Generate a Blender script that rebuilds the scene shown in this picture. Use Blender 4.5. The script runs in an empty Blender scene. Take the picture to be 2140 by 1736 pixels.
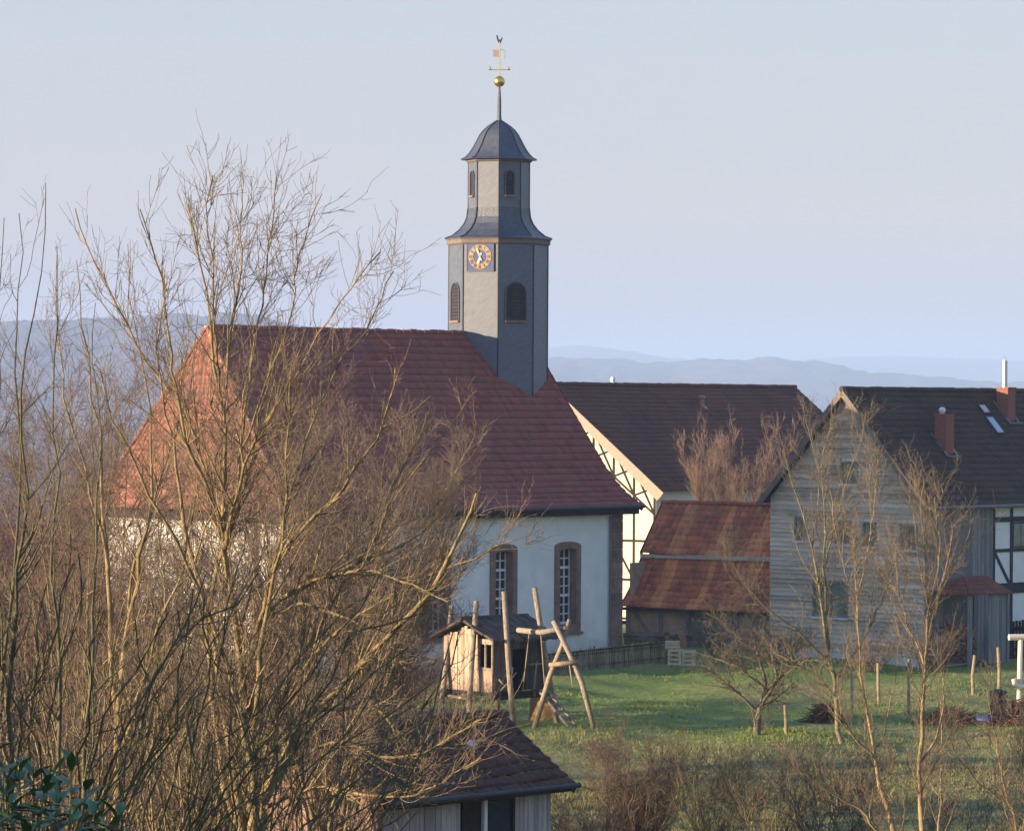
import bpy, math, random
import numpy as np
from mathutils import Matrix, Vector

# ------------------------------------------------------------------ camera, sky, sun, exposure
SC = bpy.context.scene
COL = SC.collection
F_PX = 7676.0                 # focal length in 2140-px picture units
CX, HY, EYE = 1070.0, 830.0, 10.3
ROLL = math.radians(0.35)
cam_d = bpy.data.cameras.new('camera')
cam = bpy.data.objects.new('camera', cam_d)
COL.objects.link(cam)
cam.location = (0, 0, EYE)
cam.rotation_euler = (math.pi / 2, -ROLL, 0)
cam_d.sensor_width = 36.0
cam_d.lens = 36.0 * F_PX / 2140.0
cam_d.shift_y = -38.0 / 2140.0
cam_d.clip_start = 0.5
cam_d.clip_end = 40000.0
SC.camera = cam

SUN_AZ, SUN_EL = math.radians(-75.0), math.radians(7.0)
# direction from the scene to the sun
sd = Vector((math.sin(SUN_AZ) * math.cos(SUN_EL), -math.cos(SUN_AZ) * math.cos(SUN_EL), math.sin(SUN_EL)))
sun_d = bpy.data.lights.new('sun', 'SUN')
sun_d.energy = 5.0
sun_d.angle = math.radians(0.5)
sun_d.color = (1.0, 0.775, 0.515)
sun = bpy.data.objects.new('sun', sun_d)
COL.objects.link(sun)
sun.rotation_euler = (-sd).to_track_quat('-Z', 'Y').to_euler()

W = bpy.data.worlds.new('World')
SC.world = W
W.use_nodes = True
nt = W.node_tree
bg = nt.nodes['Background']
sky = nt.nodes.new('ShaderNodeTexSky')
sky.sky_type = 'NISHITA'
sky.sun_disc = False
sky.sun_elevation = SUN_EL
sky.sun_rotation = math.atan2(sd.x, sd.y)
sky.altitude = 200
sky.air_density = 1.0
sky.dust_density = 0.6
sky.ozone_density = 1.6
SKY_NODE = sky
SKY_S = 0.09
EXPO = 1.5
# winter evening sky: the Sky Texture, cooled towards the lavender-blue band that lies along the horizon
geo = nt.nodes.new('ShaderNodeTexCoord')
sep = nt.nodes.new('ShaderNodeSeparateXYZ')
nt.links.new(geo.outputs['Generated'], sep.inputs[0])
band = nt.nodes.new('ShaderNodeValToRGB')
def lin(c): return tuple(((v / 255 + 0.055) / 1.055) ** 2.4 if v > 10 else v / 255 / 12.92 for v in c)
gain = 1.0 / (SKY_S * 2 ** EXPO) / 8.0
stops = [(0.0, lin((182, 176, 196))), (0.012, lin((193, 184, 199))), (0.05, lin((211, 202, 206))), (0.108, lin((204, 209, 219))),
         (0.30, (0.40, 0.57, 0.90)), (1.0, (0.20, 0.38, 0.86))]
e = band.color_ramp.elements
while len(e) < len(stops): e.new(0.5)
for k, (p, c) in enumerate(stops):
    e[k].position = p; e[k].color = (c[0] * gain, c[1] * gain, c[2] * gain, 1)
nt.links.new(sep.outputs['Z'], band.inputs[0])
b8 = nt.nodes.new('ShaderNodeVectorMath'); b8.operation = 'SCALE'; b8.inputs['Scale'].default_value = 8.0
nt.links.new(band.outputs[0], b8.inputs[0])
mixs = nt.nodes.new('ShaderNodeMix'); mixs.data_type = 'RGBA'
mixs.inputs[0].default_value = 0.82
nt.links.new(sky.outputs[0], mixs.inputs[6]); nt.links.new(b8.outputs[0], mixs.inputs[7])
nt.links.new(mixs.outputs[2], bg.inputs[0])
bg.inputs[1].default_value = SKY_S
SC.view_settings.view_transform = 'Standard'
SC.view_settings.look = 'None'
SC.view_settings.gamma = 1.0
SC.view_settings.exposure = EXPO
SC.cycles.max_bounces = 5
SC.cycles.diffuse_bounces = 2
SC.cycles.glossy_bounces = 2
SC.cycles.transmission_bounces = 2
SC.cycles.volume_bounces = 1
SC.cycles.transparent_max_bounces = 6
SC.cycles.use_denoising = True

# ------------------------------------------------------------------ helpers
def D(xd, yd, Y):
    """point at distance Y seen at picture position (xd, yd) of the 2140-px wide photograph"""
    a, b = xd - CX, yd - HY
    c, s = math.cos(ROLL), math.sin(ROLL)
    x, y = a * c + b * s, -a * s + b * c
    return Vector((x * Y / F_PX, Y, EYE - y * Y / F_PX))

def gprof(y):
    ys = [-60, 0, 20, 45, 70, 85, 100, 150, 220, 500, 900, 40000]
    zs = [9.0, 8.5, 6.5, 3.3, 0.7, 0.12, 0.0, 0.0, -0.5, -7, -14, -14]
    return np.interp(y, ys, zs)

def gz(x, y):
    w = 0.10 * np.sin(x * 0.31 + y * 0.17) + 0.07 * np.sin(x * 0.83 - y * 0.29 + 1.3) + 0.04 * np.sin(x * 1.9 + y * 1.1)
    f = np.clip((np.abs(y) - 75) / 20.0, 0.15, 1) * np.clip((400 - y) / 100.0, 0, 1)
    return gprof(y) + w * f

def tag(o, label=None, cat=None, group=None, kind=None):
    if label: o['label'] = label
    if cat: o['category'] = cat
    if group: o['group'] = group
    if kind: o['kind'] = kind
    return o

def thing(name, label, cat, loc=(0, 0, 0), rot=0.0, group=None):
    o = bpy.data.objects.new(name, None)
    COL.objects.link(o)
    o.empty_display_size = 0.3
    o.location = loc
    o.rotation_euler = (0, 0, rot)
    return tag(o, label, cat, group)

def copy_tree(o, parent=None):
    c = o.copy()
    COL.objects.link(c)
    c.parent = parent
    for ch in list(o.children):
        copy_tree(ch, c)
    return c

def np_obj(name, V, F, mat, parent=None, uv=None, smooth=False):
    """V (n,3), F list of arrays of equal-length faces"""
    V = np.asarray(V, dtype=np.float32)
    Fs = [np.asarray(f, dtype=np.int32) for f in (F if isinstance(F, (list, tuple)) else [F]) if len(f)]
    me = bpy.data.meshes.new(name)
    me.vertices.add(len(V))
    me.vertices.foreach_set('co', V.ravel())
    loops = np.concatenate([f.ravel() for f in Fs])
    tot = np.concatenate([np.full(len(f), f.shape[1], dtype=np.int32) for f in Fs])
    start = np.concatenate([[0], np.cumsum(tot)[:-1]]).astype(np.int32)
    me.loops.add(len(loops))
    me.loops.foreach_set('vertex_index', loops)
    me.polygons.add(len(tot))
    me.polygons.foreach_set('loop_start', start)
    me.polygons.foreach_set('loop_total', tot)
    if smooth:
        me.polygons.foreach_set('use_smooth', np.ones(len(tot), dtype=bool))
    if uv is not None:
        l = me.uv_layers.new(name='UVMap')
        l.data.foreach_set('uv', np.asarray(uv, dtype=np.float32)[loops].ravel())
    me.update(calc_edges=True)
    me.materials.append(mat)
    o = bpy.data.objects.new(name, me)
    COL.objects.link(o)
    o.parent = parent
    return o

class MB:
    def __init__(s):
        s.v, s.f, s.m = [], [], []
        s.mi = 0
    def add(s, vs, fs, mt=None):
        b = len(s.v)
        for p in vs:
            p = Vector(p)
            s.v.append(tuple(mt @ p) if mt is not None else tuple(p))
        for f in fs:
            s.f.append(tuple(b + i for i in f)); s.m.append(s.mi)
    def box(s, lo, hi, mt=None):
        x0, y0, z0 = lo; x1, y1, z1 = hi
        s.add([(x0, y0, z0), (x1, y0, z0), (x1, y1, z0), (x0, y1, z0), (x0, y0, z1), (x1, y0, z1), (x1, y1, z1), (x0, y1, z1)],
              [(0, 3, 2, 1), (4, 5, 6, 7), (0, 1, 5, 4), (1, 2, 6, 5), (2, 3, 7, 6), (3, 0, 4, 7)], mt)
    def beam(s, p, q, w, h, side=None, mt=None):
        p, q = Vector(p), Vector(q)
        t = (q - p).normalized()
        a = Vector(side) if side is not None else Vector((0, 0, 1))
        if abs(t.dot(a)) > 0.99: a = Vector((1, 0, 0))
        n = t.cross(a).normalized(); a = n.cross(t).normalized()
        vs = []
        for c in (p, q):
            for i, j in ((-1, -1), (1, -1), (1, 1), (-1, 1)):
                vs.append(c + n * (w / 2 * i) + a * (h / 2 * j))
        s.add(vs, [(3, 2, 1, 0), (4, 5, 6, 7), (0, 1, 5, 4), (1, 2, 6, 5), (2, 3, 7, 6), (3, 0, 4, 7)], mt)
    def prism(s, pts, d0, d1, mt=None):
        """pts: outline in (x,z), extruded along y from d0 to d1"""
        n = len(pts)
        vs = [(x, d0, z) for x, z in pts] + [(x, d1, z) for x, z in pts]
        fs = [tuple(range(n)), tuple(range(2 * n - 1, n - 1, -1))]
        fs += [(i, n + i, n + (i + 1) % n, (i + 1) % n) for i in range(n)]
        s.add(vs, fs, mt)
    def ring(s, outer, inner, d0, d1, mt=None):
        n = len(outer)
        vs = [(x, d0, z) for x, z in outer] + [(x, d0, z) for x, z in inner] + [(x, d1, z) for x, z in outer] + [(x, d1, z) for x, z in inner]
        fs = []
        for i in range(n):
            j = (i + 1) % n
            fs += [(i, j, n + j, n + i), (2 * n + i, 3 * n + i, 3 * n + j, 2 * n + j),
                   (i, 2 * n + i, 2 * n + j, j), (n + i, n + j, 3 * n + j, 3 * n + i)]
        s.add(vs, fs, mt)
    def tube(s, pts, rad, sides=8, mt=None, cap=True):
        pts = [Vector(p) for p in pts]
        if not isinstance(rad, (list, tuple)): rad = [rad] * len(pts)
        vs, fs = [], []
        a = None
        for i, p in enumerate(pts):
            t = (pts[min(i + 1, len(pts) - 1)] - pts[max(i - 1, 0)]).normalized()
            if a is None:
                a = t.orthogonal().normalized()
            a = (a - t * a.dot(t)).normalized()
            b = t.cross(a)
            for k in range(sides):
                w = 2 * math.pi * k / sides
                vs.append(p + (a * math.cos(w) + b * math.sin(w)) * rad[i])
        for i in range(len(pts) - 1):
            for k in range(sides):
                k2 = (k + 1) % sides
                fs.append((i * sides + k, i * sides + k2, (i + 1) * sides + k2, (i + 1) * sides + k))
        if cap:
            fs.append(tuple(range(sides - 1, -1, -1)))
            fs.append(tuple(range((len(pts) - 1) * sides, len(pts) * sides)))
        s.add(vs, fs, mt)
    def loft(s, prof, n, a0, mt=None, cap=True):
        """prof [(radius, z)] swept round z with n sides, first vertex at angle a0"""
        vs, fs = [], []
        for r, z in prof:
            for k in range(n):
                w = a0 + 2 * math.pi * k / n
                vs.append((r * math.cos(w), r * math.sin(w), z))
        for i in range(len(prof) - 1):
            for k in range(n):
                k2 = (k + 1) % n
                fs.append((i * n + k, i * n + k2, (i + 1) * n + k2, (i + 1) * n + k))
        if cap:
            fs.append(tuple(range(n - 1, -1, -1)))
            fs.append(tuple(range((len(prof) - 1) * n, len(prof) * n)))
        s.add(vs, fs, mt)
    def sphere(s, c, r, nu=14, nv=9, sc=(1, 1, 1), mt=None):
        vs, fs = [], []
        for j in range(nv + 1):
            th = math.pi * j / nv
            for i in range(nu):
                ph = 2 * math.pi * i / nu
                vs.append((c[0] + r * sc[0] * math.sin(th) * math.cos(ph), c[1] + r * sc[1] * math.sin(th) * math.sin(ph), c[2] + r * sc[2] * math.cos(th)))
        for j in range(nv):
            for i in range(nu):
                i2 = (i + 1) % nu
                fs.append((j * nu + i, (j + 1) * nu + i, (j + 1) * nu + i2, j * nu + i2))
        s.add(vs, fs, mt)
    def build(s, name, mats, parent=None, smooth=False):
        me = bpy.data.meshes.new(name)
        me.from_pydata(s.v, [], s.f)
        mats = mats if isinstance(mats, (list, tuple)) else [mats]
        for m in mats: me.materials.append(m)
        if len(mats) > 1:
            me.polygons.foreach_set('material_index', s.m)
        if smooth:
            me.polygons.foreach_set('use_smooth', [True] * len(s.f))
        me.update()
        o = bpy.data.objects.new(name, me)
        COL.objects.link(o)
        o.parent = parent
        return o

# ------------------------------------------------------------------ materials
def newmat(name):
    m = bpy.data.materials.new(name)
    m.use_nodes = True
    n = m.node_tree
    b = n.nodes['Principled BSDF']
    b.inputs['Specular IOR Level'].default_value = 0.3
    return m, n, b

def rgba(c): return (c[0], c[1], c[2], 1.0)

def ramp(n, stops):
    r = n.nodes.new('ShaderNodeValToRGB')
    e = r.color_ramp.elements
    while len(e) < len(stops): e.new(0.5)
    for k, (p, c) in enumerate(stops):
        e[k].position = p; e[k].color = rgba(c)
    return r

def noise(n, co, scale, detail=4, rough=0.6, scl=None, rot=None):
    t = n.nodes.new('ShaderNodeTexNoise')
    t.inputs['Scale'].default_value = scale
    t.inputs['Detail'].default_value = detail
    t.inputs['Roughness'].default_value = rough
    if scl is not None:
        mp = n.nodes.new('ShaderNodeMapping')
        mp.inputs['Scale'].default_value = scl
        if rot is not None:      # turn first, then stretch
            mr_ = n.nodes.new('ShaderNodeMapping'); mr_.inputs['Rotation'].default_value = rot
            n.links.new(co, mr_.inputs[0]); co = mr_.outputs[0]
        n.links.new(co, mp.inputs[0]); co = mp.outputs[0]
    n.links.new(co, t.inputs['Vector'])
    return t

def mix(n, fac, a, b, mode='MIX'):
    x = n.nodes.new('ShaderNodeMix')
    x.data_type = 'RGBA'; x.blend_type = mode
    for sock, val in ((x.inputs[0], fac), (x.inputs[6], a), (x.inputs[7], b)):
        if hasattr(val, 'links'): n.links.new(val, sock)
        elif isinstance(val, (int, float)): sock.default_value = val
        else: sock.default_value = rgba(val)
    return x.outputs[2]

def surf(name, c1, c2, scale=3.0, rough=0.85, bump=0.0, bscale=30.0, scl=None, c3=None, island=0.0, metal=0.0, spec=0.3, detail=5, rot=None):
    m, n, b = newmat(name)
    co = n.nodes.new('ShaderNodeTexCoord').outputs['Object']
    t = noise(n, co, scale, detail, 0.65, scl, rot)
    stops = [(0.32, c1), (0.68, c2)] if c3 is None else [(0.28, c1), (0.5, c2), (0.72, c3)]
    r = ramp(n, stops)
    n.links.new(t.outputs[0], r.inputs[0])
    out = r.outputs[0]
    if island:
        g = n.nodes.new('ShaderNodeNewGeometry')
        mr = n.nodes.new('ShaderNodeMapRange')
        mr.inputs['To Min'].default_value = 1 - island
        mr.inputs['To Max'].default_value = 1 + island * 0.6
        n.links.new(g.outputs['Random Per Island'], mr.inputs['Value'])
        cc = n.nodes.new('ShaderNodeCombineColor')
        for k in range(3): n.links.new(mr.outputs[0], cc.inputs[k])
        out = mix(n, 1.0, out, cc.outputs[0], 'MULTIPLY')
    n.links.new(out, b.inputs['Base Color'])
    b.inputs['Roughness'].default_value = rough
    b.inputs['Metallic'].default_value = metal
    b.inputs['Specular IOR Level'].default_value = spec
    if bump:
        t2 = noise(n, co, bscale, 5, 0.7, scl, rot)
        bp = n.nodes.new('ShaderNodeBump')
        bp.inputs['Strength'].default_value = bump
        bp.inputs['Distance'].default_value = 0.05
        n.links.new(t2.outputs[0], bp.inputs['Height'])
        n.links.new(bp.outputs[0], b.inputs['Normal'])
    return m

def tilemat(name, cols, stain, stain_amt=0.5, sscale=0.6, rough=0.8, patch=None, pscale=(0.25, 0.12, 1)):
    """roof tiles: one tone per tile (from the tile grid in the UV map) under blotches of lichen"""
    m, n, b = newmat(name)
    tc = n.nodes.new('ShaderNodeTexCoord')
    fl = n.nodes.new('ShaderNodeVectorMath'); fl.operation = 'FLOOR'
    n.links.new(tc.outputs['UV'], fl.inputs[0])
    wn = n.nodes.new('ShaderNodeTexWhiteNoise'); wn.noise_dimensions = '3D'
    n.links.new(fl.outputs[0], wn.inputs['Vector'])
    k = len(cols)
    r = ramp(n, [(i / (k - 1), c) for i, c in enumerate(cols)])
    n.links.new(wn.outputs['Value'], r.inputs[0])
    out = r.outputs[0]
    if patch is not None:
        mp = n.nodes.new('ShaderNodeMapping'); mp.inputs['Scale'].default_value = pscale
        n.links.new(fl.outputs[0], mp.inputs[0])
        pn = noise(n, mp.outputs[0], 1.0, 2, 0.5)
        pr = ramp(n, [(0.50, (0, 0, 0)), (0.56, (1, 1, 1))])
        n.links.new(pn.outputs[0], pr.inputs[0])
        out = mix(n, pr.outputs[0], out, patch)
    t = noise(n, tc.outputs['Object'], sscale, 8, 0.7)
    sr = ramp(n, [(0.42, (0, 0, 0)), (0.66, (stain_amt,) * 3)])
    n.links.new(t.outputs[0], sr.inputs[0])
    out = mix(n, sr.outputs[0], out, stain)
    t3 = noise(n, tc.outputs['Object'], 14.0, 4, 0.7)
    g = ramp(n, [(0.3, (0.72,) * 3), (0.7, (1.15,) * 3)])
    n.links.new(t3.outputs[0], g.inputs[0])
    out = mix(n, 1.0, out, g.outputs[0], 'MULTIPLY')
    n.links.new(out, b.inputs['Base Color'])
    b.inputs['Roughness'].default_value = rough
    return m

MT = {}
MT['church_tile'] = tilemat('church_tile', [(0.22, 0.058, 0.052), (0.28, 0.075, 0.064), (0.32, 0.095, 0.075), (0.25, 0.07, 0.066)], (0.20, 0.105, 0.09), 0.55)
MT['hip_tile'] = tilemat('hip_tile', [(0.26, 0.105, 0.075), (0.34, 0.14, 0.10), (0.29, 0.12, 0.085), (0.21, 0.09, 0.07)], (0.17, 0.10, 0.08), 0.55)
MT['barn_tile'] = tilemat('barn_tile', [(0.075, 0.029, 0.021), (0.105, 0.038, 0.026), (0.13, 0.045, 0.029), (0.085, 0.036, 0.027)], (0.20, 0.070, 0.044), 0.6, 0.35)
MT['house_tile'] = tilemat('house_tile', [(0.036, 0.023, 0.019), (0.054, 0.033, 0.026), (0.068, 0.040, 0.030), (0.045, 0.031, 0.027)], (0.08, 0.064, 0.044), 0.5, 0.5)
MT['shed_tile'] = tilemat('shed_tile', [(0.60, 0.17, 0.07), (0.70, 0.21, 0.088), (0.47, 0.135, 0.07), (0.66, 0.19, 0.078), (0.36, 0.12, 0.066)], (0.17, 0.08, 0.05), 0.7, 0.8, patch=(0.85, 0.31, 0.12), pscale=(0.33, 0.05, 1))  # orange streak patch: sunlight on parts of the roof put into the tile colour
MT['front_tile'] = tilemat('front_tile', [(0.10, 0.048, 0.034), (0.145, 0.062, 0.042), (0.12, 0.052, 0.038), (0.075, 0.045, 0.036)], (0.075, 0.06, 0.042), 0.8, 1.5)
MT['slate'] = surf('slate', (0.052, 0.067, 0.105), (0.098, 0.115, 0.152), 2.6, 0.50, 0.16, 6.0, (1.0, 1.0, 4.5), spec=1.0, rot=(0.55, 0.45, 0.0))
MT['slate_dark'] = surf('slate_dark', (0.028, 0.038, 0.062), (0.066, 0.075, 0.102), 5.0, 0.48, 0.4, 12.0, spec=0.8)
MT['lead'] = surf('lead', (0.03, 0.033, 0.04), (0.05, 0.052, 0.06), 5.0, 0.5)
MT['trim'] = surf('trim', (0.14, 0.115, 0.10), (0.20, 0.165, 0.14), 4.0, 0.8)
MT['sill'] = surf('sill', (0.22, 0.12, 0.085), (0.30, 0.17, 0.12), 4.0, 0.8)
MT['louvre'] = surf('louvre', (0.025, 0.025, 0.03), (0.045, 0.042, 0.045), 6.0, 0.8)
MT['plaster'] = surf('plaster', (0.74, 0.735, 0.70), (0.84, 0.84, 0.81), 1.2, 0.92, 0.3, 25.0)
MT['sandstone'] = surf('sandstone', (0.17, 0.105, 0.085), (0.31, 0.20, 0.155), 2.4, 0.9, 0.4, 18.0, island=0.25)
MT['darkwood'] = surf('darkwood', (0.018, 0.014, 0.013), (0.035, 0.028, 0.025), 5.0, 0.8, 0.2, 20.0)
MT['gold'] = surf('gold', (0.80, 0.50, 0.14), (0.90, 0.60, 0.20), 5.0, 0.32, metal=1.0)
MT['gilt'] = surf('gilt', (0.32, 0.215, 0.11), (0.40, 0.28, 0.15), 8.0, 0.55)
MT['blue'] = surf('blue', (0.05, 0.085, 0.22), (0.075, 0.12, 0.27), 6.0, 0.6)
MT['iron'] = surf('iron', (0.05, 0.09, 0.09), (0.08, 0.12, 0.12), 8.0, 0.5, metal=0.3)
MT['vane'] = surf('vane', (0.42, 0.33, 0.26), (0.55, 0.43, 0.33), 8.0, 0.5)
MT['white'] = surf('white', (0.68, 0.68, 0.68), (0.80, 0.80, 0.80), 3.0, 0.6)
MT['zinc'] = surf('zinc', (0.11, 0.115, 0.125), (0.20, 0.21, 0.225), 4.0, 0.45, metal=0.5)
MT['glass'] = surf('glass', (0.012, 0.018, 0.032), (0.03, 0.04, 0.06), 2.0, 0.12, spec=0.6)
MT['greenglass'] = surf('greenglass', (0.12, 0.155, 0.115), (0.25, 0.265, 0.19), 5.0, 0.3, spec=0.5)
MT['cream'] = surf('cream', (0.74, 0.64, 0.47), (0.82, 0.73, 0.57), 2.0, 0.9)
MT['bargeboard'] = surf('bargeboard', (0.36, 0.27, 0.21), (0.46, 0.36, 0.29), 4.0, 0.8, scl=(1, 1, 6))
MT['timber'] = surf('timber', (0.016, 0.016, 0.009), (0.028, 0.027, 0.015), 4.0, 0.85)
MT['timber_blue'] = surf('timber_blue', (0.016, 0.02, 0.022), (0.028, 0.034, 0.036), 4.0, 0.8)
MT['shingle'] = surf('shingle', (0.38, 0.315, 0.24), (0.70, 0.60, 0.47), 1.5, 0.9, 0.3, 16.0, (0.4, 1, 5.0), c3=(0.46, 0.39, 0.31), island=0.3)
MT['greyboard'] = surf('greyboard', (0.16, 0.165, 0.17), (0.26, 0.26, 0.26), 3.0, 0.9, 0.3, 14.0, (3, 3, 0.3), island=0.3)
MT['paleboard'] = surf('paleboard', (0.30, 0.27, 0.27), (0.46, 0.41, 0.40), 3.0, 0.9, 0.3, 14.0, (4, 4, 0.4), island=0.3)
MT['pinkboard'] = surf('pinkboard', (0.20, 0.12, 0.09), (0.32, 0.20, 0.155), 3.0, 0.9, 0.3, 14.0, island=0.25)
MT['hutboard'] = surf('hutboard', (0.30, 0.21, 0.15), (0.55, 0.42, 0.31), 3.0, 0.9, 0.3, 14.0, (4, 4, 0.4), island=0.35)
MT['log'] = surf('log', (0.11, 0.09, 0.068), (0.36, 0.29, 0.21), 6.0, 0.9, 0.8, 20.0, (3, 3, 1.0), c3=(0.42, 0.35, 0.26))
MT['rawwood'] = surf('rawwood', (0.20, 0.15, 0.09), (0.36, 0.27, 0.165), 4.0, 0.85, island=0.2)
MT['tanboard'] = surf('tanboard', (0.40, 0.23, 0.08), (0.52, 0.31, 0.12), 3.0, 0.85, scl=(0.5, 0.5, 8))
MT['felt'] = surf('felt', (0.045, 0.035, 0.03), (0.12, 0.09, 0.075), 3.0, 0.95, 0.6, 8.0)
MT['fence'] = surf('fence', (0.25, 0.21, 0.14), (0.44, 0.37, 0.25), 4.0, 0.9, island=0.45)
MT['mud'] = surf('mud', (0.34, 0.235, 0.155), (0.52, 0.38, 0.26), 2.0, 0.95, 0.3, 12.0)
MT['brick'] = surf('brick', (0.22, 0.085, 0.055), (0.33, 0.13, 0.085), 9.0, 0.9, 0.4, 30.0, (1, 1, 3))
MT['mortar'] = surf('mortar', (0.42, 0.37, 0.30), (0.60, 0.54, 0.44), 4.0, 0.95, 0.5, 10.0)
MT['steel'] = surf('steel', (0.55, 0.55, 0.55), (0.68, 0.68, 0.68), 3.0, 0.35, metal=0.8)
MT['tarp'] = surf('tarp', (0.02, 0.03, 0.14), (0.05, 0.07, 0.25), 9.0, 0.5)
MT['black'] = surf('black', (0.02, 0.022, 0.03), (0.04, 0.042, 0.055), 5.0, 0.7)
MT['rope'] = surf('rope', (0.32, 0.25, 0.15), (0.42, 0.34, 0.22), 9.0, 0.9)
MT['skyglass'] = surf('skyglass', (0.30, 0.40, 0.50), (0.38, 0.48, 0.58), 2.0, 0.15, spec=0.8)
MT['terracotta'] = surf('terracotta', (0.36, 0.17, 0.11), (0.46, 0.24, 0.16), 6.0, 0.85)
def church_plaster():
    m = MT['plaster'].copy(); m.name = 'church_plaster'
    n = m.node_tree; b = n.nodes['Principled BSDF']
    src = b.inputs['Base Color'].links[0].from_socket
    co = n.nodes.new('ShaderNodeTexCoord').outputs['Object']
    t = noise(n, co, 0.55, 7, 0.7, (1.6, 1.6, 0.35))
    r = ramp(n, [(0.50, (0, 0, 0)), (0.75, (0.38,) * 3)]); n.links.new(t.outputs[0], r.inputs[0])
    c = mix(n, r.outputs[0], src, (0.52, 0.49, 0.42))
    sx = n.nodes.new('ShaderNodeSeparateXYZ'); n.links.new(co, sx.inputs[0])
    t2 = noise(n, co, 1.4, 5, 0.7)
    ad = n.nodes.new('ShaderNodeMath'); ad.operation = 'MULTIPLY_ADD'; ad.inputs[1].default_value = -1.6
    n.links.new(t2.outputs[0], ad.inputs[0]); n.links.new(sx.outputs['Z'], ad.inputs[2])
    mr = n.nodes.new('ShaderNodeMapRange'); mr.inputs['From Min'].default_value = 0.15; mr.inputs['From Max'].default_value = -0.6; mr.inputs['To Max'].default_value = 0.6
    n.links.new(ad.outputs[0], mr.inputs['Value'])
    c = mix(n, mr.outputs[0], c, (0.36, 0.35, 0.27))
    n.links.new(c, b.inputs['Base Color'])
    return m
MT['church_plaster'] = church_plaster()
# bark and twigs
MT['bark_gold'] = surf('bark_gold', (0.075, 0.065, 0.03), (0.25, 0.185, 0.085), 5.0, 0.9, 0.7, 25.0, c3=(0.38, 0.29, 0.16))
MT['bark_olive'] = surf('bark_olive', (0.085, 0.085, 0.04), (0.20, 0.17, 0.085), 4.0, 0.9, 0.4, 22.0, c3=(0.27, 0.22, 0.12))
MT['bark_pale'] = surf('bark_pale', (0.16, 0.115, 0.058), (0.36, 0.265, 0.14), 3.0, 0.9, 0.4, 22.0)
MT['bark_grey'] = surf('bark_grey', (0.10, 0.08, 0.055), (0.21, 0.165, 0.115), 3.0, 0.9, 0.4, 22.0)
MT['bark_green'] = surf('bark_green', (0.06, 0.065, 0.03), (0.15, 0.135, 0.068), 4.0, 0.9, 0.4, 22.0)
MT['twig_brown'] = surf('twig_brown', (0.10, 0.073, 0.054), (0.19, 0.14, 0.10), 1.5, 0.9, c3=(0.165, 0.108, 0.085))
MT['twig_red'] = surf('twig_red', (0.13, 0.08, 0.065), (0.20, 0.13, 0.098), 1.2, 0.9)
MT['twig_olive'] = surf('twig_olive', (0.075, 0.066, 0.038), (0.155, 0.13, 0.072), 1.5, 0.9)
MT['twig_dark'] = surf('twig_dark', (0.09, 0.08, 0.05), (0.17, 0.145, 0.09), 1.5, 0.9)
MT['twig_grey'] = surf('twig_grey', (0.115, 0.09, 0.068), (0.205, 0.165, 0.118), 1.5, 0.9)
MT['twig_pink'] = surf('twig_pink', (0.19, 0.12, 0.092), (0.29, 0.195, 0.145), 1.5, 0.9)
MT['hutboard_shade'] = surf('hutboard_shade', (0.07, 0.06, 0.055), (0.15, 0.13, 0.115), 3.0, 0.9, 0.3, 14.0, (4, 4, 0.4), island=0.35)  # hut boards of the unlit side, their shade put into the colour
MT['windowframe'] = surf('windowframe', (0.17, 0.18, 0.145), (0.25, 0.255, 0.21), 4.0, 0.8)
MT['shingle_brown'] = surf('shingle_brown', (0.19, 0.135, 0.095), (0.60, 0.50, 0.385), 1.6, 0.9, 0.3, 16.0, (0.4, 1, 5.0), c3=(0.26, 0.20, 0.15), island=0.38)
MT['twig_umber'] = surf('twig_umber', (0.075, 0.052, 0.04), (0.15, 0.105, 0.078), 1.5, 0.9)
MT['cratewood'] = surf('cratewood', (0.52, 0.40, 0.26), (0.70, 0.56, 0.38), 4.0, 0.85, island=0.2)
MT['strawgrass'] = surf('strawgrass', (0.12, 0.16, 0.045), (0.21, 0.19, 0.08), 0.35, 0.9, island=0.2, c3=(0.30, 0.25, 0.12))
MT['shelter_tile'] = tilemat('shelter_tile', [(0.19, 0.065, 0.045), (0.25, 0.085, 0.055), (0.15, 0.055, 0.042)], (0.09, 0.055, 0.045), 0.6)
MT['leaf'] = surf('leaf', (0.03, 0.10, 0.022), (0.055, 0.155, 0.04), 6.0, 0.38, spec=0.45, island=0.4)
MT['brush'] = surf('brush', (0.13, 0.055, 0.035), (0.23, 0.12, 0.075), 2.0, 0.95, island=0.4)
MT['deadleaf'] = surf('deadleaf', (0.15, 0.085, 0.05), (0.26, 0.16, 0.09), 2.0, 0.95, island=0.4)
MT['grass'] = surf('grass', (0.13, 0.20, 0.036), (0.20, 0.245, 0.054), 0.22, 0.9, island=0.22, c3=(0.27, 0.23, 0.10))

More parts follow.
